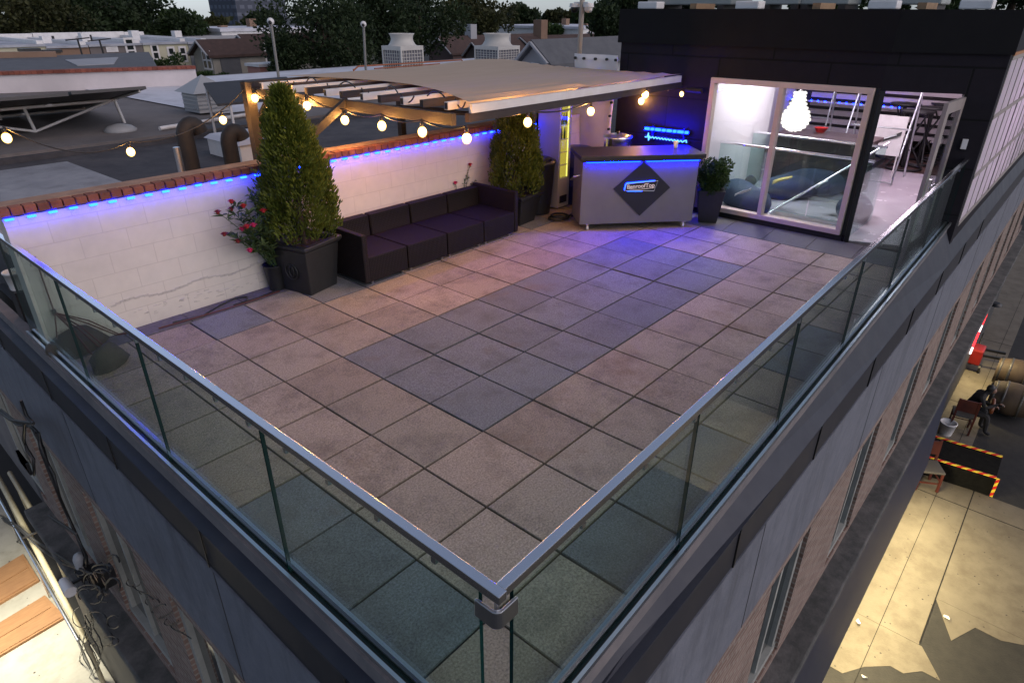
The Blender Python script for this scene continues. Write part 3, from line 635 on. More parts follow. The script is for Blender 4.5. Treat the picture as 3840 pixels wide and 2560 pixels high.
MB().box(fw0 + .015, fw1 - .02, fy - .012, fy - .008, .505, 1.70).build('glass_door', glassmat('cooler_glass', (.92, .93, .85)), fr)
bo = thing('cooler_bottles', 'few bottles on the top shelves inside the lit cooler', 'bottles', (5.5, 3.6, 1.33))
for k, (x, z) in enumerate(((5.44, 1.332), (5.50, 1.332), (5.56, 1.332), (5.45, 1.112), (5.53, 1.112))):
    MB().lathe((x, fy + .03, z), [(.015, 0), (.017, .01), (.017, .1), (.008, .14), (.008, .17), (.0, .171)], 10).build('bottle', mat('bottle_glass', (.03, .05, .02), rough=.2) if k == 0 else bpy.data.materials['bottle_glass'], bo)
hose = MB(); hose.tube([(4.9 + .16 * math.cos(a) + .01 * a, 3.05 + .14 * math.sin(a), .02 + .005 * a) for a in [k * .4 for k in range(30)]] + [(5.2, 3.0, .02), (5.3, 2.9, .02)], .016, 6)
tag(hose.build('coiled_hose', M['blackp']), 'coiled black hose on the floor left of the bar cart', 'hose')
cupm = MB(); cc = BM @ Vector((1.35, .42, 1.1055)); cupm.lathe(cc, [(.028, 0), (.036, .09), (.033, .09), (.026, .01)], 12); tag(cupm.build('paper_cup', M['white']), 'small white cup standing on the right end of the bar cart counter', 'cup')
# tarp on the gap at the corner
tp = thing('hanging_tarp', 'white tarp with black grommets hung between the white wall and the dark room', 'tarp', (6.66, 3.7, 1.2))
mb = MB(); n = 14; mm = 20; vs = []
for i in range(n + 1):
    for j in range(mm + 1):
        u, v = i / n, j / mm; y = 4.13 - (.88 - .10 * (1 - v)) * u; vs.append((6.64 + .03 * math.sin(u * 7 + v * 3) * (.3 + v) + .02 * math.sin(v * 9), y, .35 + 1.93 * v))
mb.add(vs, [(i * (mm + 1) + j, (i + 1) * (mm + 1) + j, (i + 1) * (mm + 1) + j + 1, i * (mm + 1) + j + 1) for i in range(n) for j in range(mm)], True)
tb = mb.build('tarp_sheet', mat('white_tarp', (.78, .72, .70), (.72, .66, .65), scale=4, rough=.6, bump=.2, bscale=6), tp)
sm = tb.modifiers.new('thick', 'SOLIDIFY'); sm.thickness = .004
for u, v in [(k / 4 * .92 + .04, .965) for k in range(5)] + [(.97, .96 - .11 * k) for k in range(1, 8)]:
    y = 4.13 - (.88 - .10 * (1 - v)) * u; MB().tube([(6.60 + .03 * math.sin(u * 7 + v * 3) * (.3 + v) + .02 * math.sin(v * 9), y, .35 + 1.93 * v), (6.635 + .03 * math.sin(u * 7 + v * 3) * (.3 + v) + .02 * math.sin(v * 9), y, .35 + 1.93 * v)], .022, 10).build('grommet', M['black'], tp)
# blue light sign on the facade behind the bar
sg = thing('neon_sign', 'bright blue light sign of dashes and a pulse line above the bar cart', 'sign', (6.62, 2.2, 1.1))
nbm = mat('neon_backing', (.01, .012, .06), rough=.3)
for y in (1.95, 2.5): MB().box(6.626, 6.695, y - .01, y + .01, 1.05, 1.29).build('bracket', nbm, sg)
MB().box(6.615, 6.6255, 1.86, 2.63, 1.215, 1.262).build('backing', nbm, sg); MB().box(6.615, 6.6255, 1.86, 2.63, 1.085, 1.128).build('backing', nbm, sg)
NB = emis('neon_cyan', (.0003, .0022, 1.0), 420.0); NB2 = emis('neon_white', (.1, .4, 1.0), 4.0)
y = 2.62; k = 0
while y > 1.9:
    l = (.075, .045, .09, .05)[k % 4]; MB().box(6.575, 6.6145, y - l, y, 1.213 + .002 * k, 1.25 + .002 * k).build('light_dash', NB, sg); y -= l + .034; k += 1
mb = MB(); pts = [(6.60, 2.61, 1.10), (6.60, 2.57, 1.10), (6.60, 2.555, 1.17), (6.60, 2.54, 1.05), (6.60, 2.525, 1.12)]
for k in range(22): pts.append((6.60, 2.50 - k * .028, 1.105 + (.012 if k % 2 else -.012)))
pts += [(6.60, 1.88, 1.13), (6.60, 1.87, 1.09)]; mb.tube(pts, .010, 5); mb.build('pulse_line', NB2, sg)
# ------------------------------------------------------------------ pergola
pg = thing('pergola', 'dark timber pergola of white and brown slats spanning the white wall', 'pergola', (4.2, 4.0, 0))
wb = mat('brown_timber', (.019, .0135, .011), (.012, .009, .008), scale=6, rough=.7, stretch=(1, 6, 6), bump=.2)
wd = mat('dark_timber', (.018, .013, .012), (.035, .024, .02), scale=6, rough=.65, stretch=(1, 6, 6)); wht = mat('white_slat', (.66, .63, .6), (.6, .56, .52), scale=5, rough=.55)
ns = 13
for i in range(ns):
    f = i / (ns - 1); y = 2.10 + f * 4.0; x0 = 2.04 - .31 * f - (0 if i % 2 == 0 else -.03); x1 = 6.62 + (.45 * f)
    if i == 0: continue
    w_ = (i % 2 == 1)
    mb = MB(); mb.box(x0, x1, y - .028, y + .028, 1.965, 2.045); mb.build('slat', wht if w_ else wd, pg)
    if w_:
        mb = MB(); mb.box(x0 - .004, x0 - .001, y - .022, y + .022, 1.973, 2.037); mb.build('end_cap', M['black'], pg)
mb = MB(); mb.bar((2.02, 2.10, 1.918), (6.66, 2.12, 1.918), .06, .085); mb.build('front_beam', wd, pg)
mb = MB(); mb.bar((2.06, 2.085, 2.007), (6.60, 2.105, 2.007), .05, .088); mb.build('slat', wht, pg)
mb = MB(); mb.bar((1.70, 6.12, 1.98), (7.1, 6.12, 1.98), .06, .12); mb.build('back_beam', wb, pg)
for x in (1.93, 4.4, 6.45): MB().bar((x, 2.2, 1.90), (x - .12, 6.1, 1.90), .06, .12).build('cross_beam', wb, pg)
MB().bar((1.77, 6.10, .3), (1.77, 6.10, 2.04), .13, .13, (1, 0, 0)).build('post', wb, pg)
MB().bar((5.30, 4.05, .3), (5.30, 4.05, 1.84), .1, .1, (1, 0, 0)).build('post', wb, pg)
MB().bar((4.4, 6.05, .3), (4.4, 6.05, 1.84), .1, .1, (1, 0, 0)).build('post', wb, pg); MB().bar((7.0, 6.05, .3), (7.0, 6.05, 1.92), .1, .1, (1, 0, 0)).build('post', wb, pg)
MB().bar((1.04, 4.02, 1.42), (1.90, 4.0, 1.95), .06, .09).build('brace', wb, pg); MB().bar((1.80, 6.1, 1.45), (2.15, 6.1, 1.93), .05, .07).build('brace', wb, pg)
for k in range(5): MB().bar((1.9 + .0 * k, 4.9 - k * .28, 1.87), (4.3, 4.9 - k * .28, 1.55), .025, .03).build('joist', wb, pg)
MB().tube([(6.60, 1.72, 1.86), (6.60, 1.98, 1.86)], .035, 10).build('bracket', wb, pg)
# shade cloth
sc = MB(); n = 30; mm = 26; vs = []
for i in range(n + 1):
    for j in range(mm + 1):
        v = j / mm; u = i / n; y = 2.115 + v * 4.05
        xl = 2.06 + .36 * v + .62 * math.sin(PI * v) ** 1.0; xr = 6.66 + .45 * v - .25 * math.sin(PI * v)
        x = xl + (xr - xl) * u; s = abs(((y - 2.10) / (4.0 / 12)) % 1 - .5) * 2
        z = 2.072 - .018 * (1 - s) * min(1, u * 8) + .05 * math.exp(-((u - .85) ** 2 + (v - .95) ** 2) * 30)
        if v < .02: z -= .0
        vs.append((x, y, z))
sc.add(vs, [(i * (mm + 1) + j, (i + 1) * (mm + 1) + j, (i + 1) * (mm + 1) + j + 1, i * (mm + 1) + j + 1) for i in range(n) for j in range(mm)], True)
cm = mat('tan_cloth', (.62, .485, .36), (.56, .435, .32), scale=3, rough=.85, stretch=(.35, 3, 1), bump=.25, bscale=5)
N_, L_ = nt(cm); b_ = N_['Principled BSDF']; tr = N_.new('ShaderNodeBsdfTranslucent'); tr.inputs[0].default_value = (.45, .34, .22, 1); xm = N_.new('ShaderNodeMixShader'); xm.inputs[0].default_value = .3
L_.new(b_.outputs[0], xm.inputs[1]); L_.new(tr.outputs[0], xm.inputs[2]); L_.new(xm.outputs[0], N_['Material Output'].inputs[0])
o = sc.build('shade_cloth', cm); tag(o, 'tan shade cloth stretched over the pergola slats', 'shade cloth')
# ------------------------------------------------------------------ string lights
BULB = emis('bulb_core', (1.0, .52, .18), 1250.0)
def globemat():
    m = bpy.data.materials.new('amber_globe'); m.use_nodes = True; N, L = nt(m); N.remove(N['Principled BSDF'])
    t = N.new('ShaderNodeBsdfTransparent'); t.inputs[0].default_value = (1, .85, .6, 1); e = N.new('ShaderNodeEmission'); e.inputs[0].default_value = (1.0, .60, .17, 1); e.inputs[1].default_value = 5
    lw = N.new('ShaderNodeLayerWeight'); lw.inputs[0].default_value = .35; mr = N.new('ShaderNodeMapRange'); mr.inputs[1].default_value = 0; mr.inputs[2].default_value = 1; mr.inputs[3].default_value = .75; mr.inputs[4].default_value = .05
    L.new(lw.outputs['Facing'], mr.inputs[0]); x = N.new('ShaderNodeMixShader'); L.new(mr.outputs[0], x.inputs[0]); L.new(t.outputs[0], x.inputs[1]); L.new(e.outputs[0], x.inputs[2]); L.new(x.outputs[0], N['Material Output'].inputs[0]); return m
GLOBE = globemat()
def string_light(label, loc, wires, bulbs, r=.037):
    t = thing('string_light', label, 'string light', loc)
    mb = MB()
    for w in wires: mb.tube(w, .009, 5)
    for p in bulbs: mb.tube([p + Vector((0, 0, .12)), p + Vector((0, 0, .05))], .005, 5)
    mb.build('cable', M['blackp'], t)
    for p in bulbs:
        m1 = MB(); m1.lathe(p, [(.012, .10), (.02, .09), (.02, .045), (.014, .04)], 10); so = m1.build('bulb_socket', M['black'], t)
        m2 = MB(); m2.sphere(p, r, 12, 8); m2.build('bulb', BULB, so)
        m3 = MB(); m3.sphere(p - Vector((0, 0, .006)), r * 1.32, 16, 10, (1, 1, 1.15)); m3.build('glass_globe', GLOBE, so)
bl = [at(x, y, 0, 1.77) for x, y in ((585, 225), (620, 248), (655, 214), (685, 257), (705, 242), (792, 275), (877, 288), (970, 302))] + [at(1072, 317, 1, 1.98)]
ws = [catenary(bl[i] + Vector((0, 0, .12)), bl[i + 1] + Vector((0, 0, .12)), .05) for i in range(len(bl) - 1)]
for k in range(9):
    y = 5.7 - k * .4; ws.append(catenary((2.15 + .05 * (k % 3), y, 2.06), (2.02 + .1 * (k % 2), y - .38, 2.07), -.06 if k % 2 else .08, 8))
string_light('string of warm round bulbs along the left end of the pergola', (1.8, 4, 1.8), ws, bl)
bl2 = [at(x, y, 1, 2.1) for x, y in ((1212, 280), (1357, 255), (1482, 217), (1568, 215))] + [at(1473, 232, 1, 2.75)]
bl2.append(at(1357, 178, 1, 4.3))
ws = [catenary(bl2[0] + Vector((-.9, 0, .16)), bl2[0] + Vector((0, 0, .12)), .04)] + [catenary(bl2[i] + Vector((0, 0, .12)), bl2[i + 1] + Vector((0, 0, .12)), .06) for i in range(3)] + [catenary(bl2[4] + Vector((0, 0, .12)), bl2[4] + Vector((0, 1, .12)), .03)]
string_light('string of warm round bulbs under the front edge of the shade cloth', (4.2, 2.1, 1.8), ws, bl2)
bl3 = [at(15, 316, 1, 6.2), at(300, 348, 1, 6.2), at(512, 275, 1, 6.2)]
ws = [catenary((1.75, 6.1, 1.98), bl3[2] + Vector((0, 0, .12)), .02), catenary(bl3[2] + Vector((0, 0, .12)), bl3[1] + Vector((0, 0, .12)), .12), catenary(bl3[1] + Vector((0, 0, .12)), bl3[0] + Vector((0, 0, .12)), .2)]
string_light('string of warm round bulbs crossing the neighbouring roof left of the pergola', (0, 6.2, 1.6), ws, bl3)
# cable coil and bits on the terrace by the white wall
red = mat('red_cable', (.09, .018, .016), rough=.5)
mb = MB(); pts = [(-.75, 3.72, .03), (-.45, 3.68, .02), (-.2, 3.8, .02), (.0, 3.86, .02), (.12, 3.8, .02), (.05, 3.7, .02), (-.1, 3.69, .02), (.2, 3.68, .02), (.42, 3.72, .02), (.6, 3.75, .03), (.75, 3.9, .05)]
mb.tube(pts, .008, 6); tag(mb.build('power_cable', M['blackp']), 'black cable looped on the floor at the foot of the white wall', 'cable')
mb = MB(); mb.tube([(-.9, 3.7, .025), (-.3, 3.66, .022), (.15, 3.65, .022), (.45, 3.67, .022)], .008, 6); tag(mb.build('extension_cord', red), 'red cord running along the floor edge below the white wall', 'cord')
hk = thing('cord_bundle', 'bundle of dark red cords hanging on the white wall behind the glass', 'cords', (-1.5, 3.9, .4))
h0 = at(125, 718, 1, 3.9)
mb = MB(); r5 = random.Random(2)
for k in range(7):
    e = Vector((h0.x + r5.uniform(-.2, .55), r5.uniform(3.4, 3.85), .02)); mb.tube([h0 + Vector((0, 0, .55 if k == 0 else .02)), h0, h0.lerp(e, .4) + Vector((0, -.08, .06 * r5.random())), h0.lerp(e, .8) + Vector((0, -.03, -.05)), e], .007, 5)
mb.build('cords', red, hk); MB().lathe(h0, [(.0, -.03), (.018, -.025), (.02, .03), (0, .035)], 8).build('splitter', M['black'], hk)
for nm, px, lab, s in (('cloth_bag', (180, 785), 'brown sandbag slumped on the floor by the glass near the white wall', 1.0), ('cloth_bag', (255, 822), 'smaller dark sandbag on the floor beneath the brown one', .62)):
    c = at(px[0] + 0, px[1] + 20, 2, .0); mb = MB()
    for j, (r, z) in enumerate(((.2, 0), (.23, .05), (.2, .12), (.13, .2), (.06, .24), (.0, .25))): pass
    mb.lathe((0, 0, 0), [(.2 * s, 0), (.22 * s, .04), (.19 * s, .12), (.12 * s, .2), (.05 * s, .23), (0, .235)], 14)
    mb.v = [(v[0] * 1.25 + c.x + .02 * math.sin(v[2] * 30 + v[1] * 20), v[1] * .8 + c.y + .03 * math.sin(v[0] * 14), v[2]) for v in mb.v]
    tag(mb.build(nm, mat('bag_cloth', (.055, .045, .035), (.08, .065, .05), scale=12, rough=.9, bump=.4)), lab, 'sandbag')
bk = thing('plastic_bucket', 'white plastic bucket beyond the end of the white wall at the left edge', 'bucket', (-1.5, 3.5, 0))
c = at(45, 662, 0, -1.69)
MB().lathe(c, [(.075, 0), (.095, .17), (.102, .17), (.102, .19), (.09, .19), (.085, .16)], 16).build('bucket_body', M['white'], bk); MB().box(-1.765, -1.60, c.y - .12, c.y + .1, .005, c.z - .001).build('stand', M['black'], bk)
# ------------------------------------------------------------------ dark rooftop room
room = thing('rooftop_room', 'black panelled rooftop room with a big lit window and an open door', 'building', (6.7, 0, 0))
def panelmat():
    m = brickmat('black_panel', 1, (.012, .0098, .0145), (.0105, .0087, .013), (.003, .003, .004), 1.55, .594, .014, rough=.7, spec=.2, bump=.5, dirt=(.018, .0155, .02), damt=.35, dscale=1.3, off=.5)
    N, L = nt(m); sp = [n for n in N if n.type == 'SEPXYZ'][0]; cb = [n for n in N if n.type == 'COMBXYZ'][0]
    ad = N.new('ShaderNodeMath'); ad.operation = 'ADD'; ad.inputs[1].default_value = .057; L.new(sp.outputs[2], ad.inputs[0]); L.new(ad.outputs[0], cb.inputs[1]); return m
M['panel'] = panelmat()
WT = 2.93; FX = 6.70; W0, W1, WZ0, WZ1 = -.60, 1.63, .115, 2.05
E0 = Vector((6.70, -.66, 0)); E1 = Vector((7.12, -1.86, 0)); ed = (E1 - E0).normalized(); en = Vector((ed.y, -ed.x, 0))  # outward
if en.x > 0: en = -en
def ang(s, d, z): p = E0 + ed * s - en * d; return (p.x, p.y, z)
def abox(mb, s0, s1, d0, d1, z0, z1):
    mb.hexa([ang(s0, d0, z0), ang(s1, d0, z0), ang(s1, d1, z0), ang(s0, d1, z0)], [ang(s0, d0, z1), ang(s1, d0, z1), ang(s1, d1, z1), ang(s0, d1, z1)])
LW = (E1 - E0).length; DS0, DS1, DZ = .06, .93, 2.02
mb = MB(); mb.box(FX, FX + .14, W1, 3.25, -.2, WT); mb.box(FX, FX + .14, E0.y, W1, WZ1, WT); mb.box(FX, FX + .14, E0.y + .001, W1, -.2, WZ0 - .001)
abox(mb, 0, LW, 0, .14, DZ, WT); abox(mb, DS1, LW, 0, .14, -.2, DZ); abox(mb, 0, LW, 0, .14, -.2, -.005)
mb.build('front_wall', M['panel'], room)
mb = MB(); mb.box(FX - .035, FX + .10, E0.y - .03, 3.30, WT - .46, WT + .015); abox(mb, .01, LW + .03, -.035, .1, WT - .46, WT + .012)
mb.build('roof_edge_band', mat('roof_edge_black', (.0035, .0035, .0045), (.0055, .0055, .0065), scale=4, rough=.65, spec=.2, bump=.15, bscale=6), room)
mb = MB(); mb.box(FX + .02, FX + .13, E0.y - .0, W0 - .001, WZ0, WZ1 - .001); abox(mb, 0.0, DS0, -.02, .139, 0, DZ); mb.box(FX - .012, FX + .0, W0 - .02, W1 + .02, -.01, WZ0 - .002)
mb.build('door_post', M['black'], room)
# window frame, mullion, panes
wf = MB(); fm = mat('warm_white_frame', (.66, .52, .44), (.6, .46, .39), scale=3, rough=.45)
for y0, y1, z0, z1 in ((W0, W1, WZ1 - .075, WZ1), (W0, W1, WZ0, WZ0 + .07), (W0, W0 + .07, WZ0 + .07, WZ1 - .075), (W1 - .07, W1, WZ0 + .07, WZ1 - .075), (.545, .61, WZ0 + .07, WZ1 - .075)): wf.box(FX - .05, FX + .08, y0, y1, z0, z1)
f = wf.build('window_frame', fm, room, bevel=.006); WG = glassmat('window_pane_glass', (.93, .96, .96))
for y0, y1 in ((W0 + .07, .545), (.61, W1 - .07)): MB().box(FX + .01, FX + .018, y0, y1, WZ0 + .07, WZ1 - .075).build('pane', WG, f, fix=False)
# door leaf swung out, with its glazed panel
hd = Vector(ang(DS1 - .02, 0, 0)); lv = (at(2170, 235, 2, 2.0) - hd); lv.z = 0; lv = lv.normalized()
def dl(mb, a0, a1, d0, d1, z0, z1):
    n2 = Vector((-lv.y, lv.x, 0))
    def q(a, d, z): p = hd + lv * a + n2 * d; return (p.x, p.y, z)
    mb.hexa([q(a0, d0, z0), q(a1, d0, z0), q(a1, d1, z0), q(a0, d1, z0)], [q(a0, d0, z1), q(a1, d0, z1), q(a1, d1, z1), q(a0, d1, z1)])
DL = .86; dfm = mat('grey_door', (.30, .26, .25), (.26, .23, .22), scale=4, rough=.5)
mb = MB(); dl(mb, 0, .12, 0, .045, .02, 1.99); dl(mb, DL - .15, DL, 0, .045, .02, 1.99); dl(mb, .12, DL - .15, .001, .044, .02, .3); dl(mb, .12, DL - .15, .001, .044, 1.86, 1.99)
dr = mb.build('door', dfm, room); mb = MB(); dl(mb, .12, DL - .15, .018, .026, .3, 1.86); mb.build('pane', WG, dr, fix=False)
mb = MB(); dl(mb, DL - .11, DL - .05, .045, .09, .98, 1.12); dl(mb, DL - .2, DL - .05, .091, .108, 1.03, 1.055); mb.build('handle', M['steel'], dr)
# side wall with tall frosted windows
SY = -1.86; XS1 = 24
mb = MB(); mb.box(E1.x + .02, XS1, SY + .005, SY + .15, -.2, .36); mb.box(E1.x + .02, XS1, SY + .004, SY + .15, 2.48, WT); mb.box(E1.x + .001, 7.30, SY, SY + .15, -.2, WT - .001); mb.build('side_wall', M['panel'], room)
fro = mat('frosted_panel', (.78, .74, .76), (.66, .62, .65), scale=4, rough=.35, stretch=(7, .3, .2)); N_, L_ = nt(fro); b_ = N_['Principled BSDF']; t_ = N_.new('ShaderNodeBsdfTranslucent'); t_.inputs[0].default_value = (.75, .68, .78, 1); x_ = N_.new('ShaderNodeMixShader'); x_.inputs[0].default_value = .45
L_.new(b_.outputs[0], x_.inputs[1]); L_.new(t_.outputs[0], x_.inputs[2]); L_.new(x_.outputs[0], N_['Material Output'].inputs[0])
wfr = mat('side_window_frame', (.30, .27, .25), rough=.5); orange = mat('orange_lintel', (.36, .16, .06), rough=.7)
x = 7.30
while x < 22:
    x1 = x + 2.4; fr_ = MB()
    for z in (.36, .98, 1.72, 2.40): fr_.box(x, x1, SY - .012, SY + .03, z, z + .05)
    for k in range(5):
        xx = x + k * .6; fr_.box(xx, xx + .03, SY - .006, SY + .03, .411, 2.399) if k % 2 == 0 else fr_.box(xx, xx + .02, SY - .002, SY + .03, .411, 2.399)
    w = fr_.build('side_window', wfr, room); MB().box(x + .001, x1 - .001, SY + .004, SY + .012, .37, 2.44).build('pane', fro, w)
    x = x1
MB().box(7.28, 22, SY - .02, SY + .003, 2.451, 2.485).build('lintel', orange, room)
# shell of the interior
IW = mat('inside_white_wall', (.72, .70, .72), rough=.6); IF = mat('polished_floor', (.50, .46, .50), (.44, .40, .44), scale=2, rough=.25, rvar=.08); IC = mat('inside_ceiling', (.5, .48, .5), rough=.8)
MB().prism([(6.85, 3.14), (6.85, -.62), (7.27, -1.69), (12.38, -1.69), (12.38, 3.14)], 2, -.1, .004).build('inside_floor', IF, room); MB().box(12.381, 20, -1.70, 3.14, -.1, .003).build('wood_floor', mat('brown_floor', (.085, .045, .035), (.06, .032, .026), scale=3, rough=.4, stretch=(1, 8, 1)), room)
MB().prism([(6.85, 3.14), (6.85, -.62), (7.27, -1.69), (20, -1.69), (20, 3.14)], 2, 2.56, 2.66).build('ceiling', IC, room); MB().box(6.86, 7.2, -.6, 1.74, .0045, .06).build('window_ledge', IW, room)
MB().box(6.84, 9.6, 1.75, 1.88, .0045, 2.559).build('partition', IW, room); MB().box(6.84, 20, 3.05, 3.14, .0045, 2.559).build('inside_wall', IW, room)
MB().box(17.6, 17.75, -1.7, 3.04, .0045, 2.559).build('back_wall', mat('back_wall_grey', (.2, .18, .2), rough=.7), room)
mb = MB(); mb.prism([(6.84, 3.24), (6.84, -.68), (7.24, -1.80), (20, -1.80), (20, 3.24)], 2, WT - .05, WT - .001); mb.build('roof_deck', mat('roof_membrane', (.16, .16, .15), (.1, .1, .095), scale=2, rough=.9, bump=.3), room)
MB().box(19.9, 20, -1.7, 3.14, 0, 2.9).build('rear_wall', M['panel'], room); 
MB().box(FX + .141, 20, 3.15, 3.25, -.3, WT - .06).build('far_side_wall', M['panel'], room)
# slatted shelves on the back wall of the room
sh = thing('slat_shelving', 'horizontal pale slats across the dark back wall inside the room', 'shelving', (14.4, 1.2, 0))
for k in range(6): MB().box(14.35, 14.45, -1.5, 2.6, .32 + k * .19, .43 + k * .19).build('slat', mat('pale_slat', (.45, .40, .42), rough=.6) if k == 0 else bpy.data.materials['pale_slat'], sh)
MB().box(14.46, 14.5, -1.55, 3.0, .3, 2.5).build('backing', mat('slat_backing', (.02, .015, .02), rough=.7), sh)
il = thing('led_string', 'blue LED lights along the shelf at the back of the room', 'light strip', (14.2, 2, 1)); 
for k in range(16): p = Vector((14.15, 3.0 - k * .16, 1.02 - .0 * k)); MB().sphere(p, .016, 6, 4).build('led', LEDM, il)
MB().box(14.16, 14.3, .4, 3.1, .985, 1.003).build('shelf', M['white'], il)
# inside lights
il2 = thing('ceiling_light', 'bright ceiling light panel inside the room near the white partition', 'ceiling light', (8, 1, 2.5))
MB().box(7.6, 8.9, 1.25, 1.55, 2.52, 2.555).build('diffuser', emis('panel_white', (1.0, .9, 1.0), 90.0), il2)
il3 = thing('ceiling_light', 'ceiling light panel over the open floor behind the door', 'ceiling light', (10.5, -.6, 2.5))
MB().box(9.3, 11.6, -.9, -.4, 2.52, 2.555).build('diffuser', emis('panel_pink', (1.0, .80, .95), 30.0), il3)
il4 = thing('ceiling_light', 'ceiling light panel above the stools at the back of the room', 'ceiling light', (13.4, 1, 2.5))
MB().box(12.9, 13.5, -.8, 2.6, 2.52, 2.555).build('diffuser', emis('panel_dim', (1.0, .8, .95), 6), il4)
ch = thing('chandelier', 'dazzling pear-shaped pendant lamp behind the right window pane', 'pendant lamp', (8.6, .93, 1.4))
c = at(1830, 258, 0, 8.6)
mb = MB(); prof = [(.05, -.285), (.11, -.265), (.165, -.225), (.20, -.17), (.215, -.11), (.205, -.05), (.18, .01), (.145, .07), (.115, .13), (.095, .19), (.08, .25), (.085, .30)]
for i, (r, z) in enumerate(prof):
    n = max(6, int(2 * PI * r / .052))
    for k in range(n): a = 2 * PI * k / n + i * .4; mb.sphere((c.x + r * math.cos(a), c.y + r * math.sin(a), c.z + z), random.uniform(.020, .030), 6, 4)
mb.build('bulb_cluster', emis('lamp_shade_glow', (1.0, .90, .82), 2.3), ch)
MB().lathe((c.x, c.y, c.z), [(.0, -.26), (.1, -.24), (.17, -.16), (.18, -.1), (.15, 0), (.09, .12), (.06, .28), (0, .29)], 18).build('lamp_core', emis('lamp_core_glow', (1.0, .9, .85), 26.0), ch)
MB().lathe((c.x, c.y, c.z + .3), [(.075, 0), (.075, .012), (0, .013)], 12).build('lamp_cap', M['white'], ch)
MB().tube([(c.x, c.y, c.z + .312), (c.x, c.y, 2.559)], .012, 6).build('cord', M['white'], ch)
# glass balustrades inside
G2 = glassmat('green_glass', (.80, .90, .88))
for lab, X, y0, y1, h in (('glass balustrade just inside the window, nearer of the two', 7.55, -.62, 1.74, 1.0), ('glass balustrade deeper inside the room behind the nearer one', 8.88, -.46, 1.74, 1.0)):
    t = thing('balustrade', lab, 'balustrade', (X, .6, 0)); n = 3
    for k in range(n):
        a = y0 + (y1 - y0) * k / n; b = y0 + (y1 - y0) * (k + 1) / n; MB().box(X - .006, X + .006, a + .01, b - .01, .05, h - .02).build('glass_panel', G2, t, fix=False)
    MB().tube([(X, y0, h), (X, y1, h)], .022, 8).build('handrail', M['steel'], t); MB().box(X - .03, X + .03, y0, y1, .0045, .05).build('base_channel', M['alu'], t)
t = thing('balustrade', 'glass side panel with a sloping steel handrail beside the open door', 'balustrade', (7.4, -.66, 0))
MB().box(6.86, 8.1, -.652, -.640, .03, 1.0).build('glass_panel', G2, t, fix=False); MB().tube([at(1765, 490, 0, 6.95), at(2042, 328, 2, .93)], .02, 8).build('handrail', M['steel'], t)
# lounge cushions on the floor
nav = mat('navy_cushion', (.014, .032, .07), (.022, .045, .09), scale=6, rough=.75, bump=.3, bscale=14)
def cushion(nm, lab, px, py, s, rot, hgt, m_=None):
    p = at(px, py, 2, .2); mb = MB(); mb.sphere((0, 0, 0), 1, 22, 14)
    vs = []
    for v in mb.v:
        x, y, z = v; k = (abs(x) ** 2.2 + abs(y) ** 2.2) ** .45
        vs.append((x * s[0] * (1 + .06 * math.sin(5 * y + px)), y * s[1] * (1 + .05 * math.sin(7 * x)), max(z, -.55) * hgt * (1 + .12 * math.sin(6 * x + 2 * y)) + .55 * hgt))
    mb.v = vs; mb.xf(Matrix.Translation((p.x, p.y, .006)) @ Matrix.Rotation(rot, 4, 'Z')); return tag(mb.build(nm, m_ or nav), lab, 'cushion')
cushion('lounge_cushion', 'long navy floor cushion nearest the left pane', 1705, 440, (.75, .36), .9, .22)
cushion('lounge_cushion', 'big navy floor cushion in the middle with papers on top', 1850, 420, (.95, .42), -.5, .26)
cushion('lounge_cushion', 'pointed navy cushion by the door', 1965, 470, (.42, .26), .3, .22)
cushion('lounge_cushion', 'grey blanket heap on the floor near the white partition', 1690, 395, (.5, .26), 1.2, .14, mat('grey_blanket', (.12, .115, .11), (.08, .075, .07), scale=8, rough=.9, bump=.5))
for i, (px, py, lab, mcol, r) in enumerate(((1797, 412, 'yellow folded cloth on the navy cushion', (.42, .31, .08), .3), (1886, 421, 'white paper lying on the big navy cushion', (.75, .75, .75), .5), (1706, 440, 'white label tag on the left navy cushion', (.7, .7, .7), .2))):
    p = at(px, py, 2, .47); mb = MB(); w = (.20, .13, .05)[i]; hh = (.28, .16, .22)[i]
    g = [(p.x + w * (a - .5) * math.cos(r) - hh * (b - .5) * math.sin(r), p.y + w * (a - .5) * math.sin(r) + hh * (b - .5) * math.cos(r), p.z + .02 * math.sin(a * 5 + b * 4) - (b - .5) * .12) for a in (0, .5, 1) for b in (0, .5, 1)]
    mb.add(g, [(0, 3, 4, 1), (1, 4, 5, 2), (3, 6, 7, 4), (4, 7, 8, 5)], True); o = mb.build(('folded_cloth', 'paper', 'label_tag')[i], mat('sheet%d' % i if False else ('yellow_cloth', 'paper_white', 'tag_white')[i], mcol, rough=.8)); sm = o.modifiers.new('thick', 'SOLIDIFY'); sm.thickness = .01; tag(o, lab, ('cloth', 'paper', 'tag')[i])
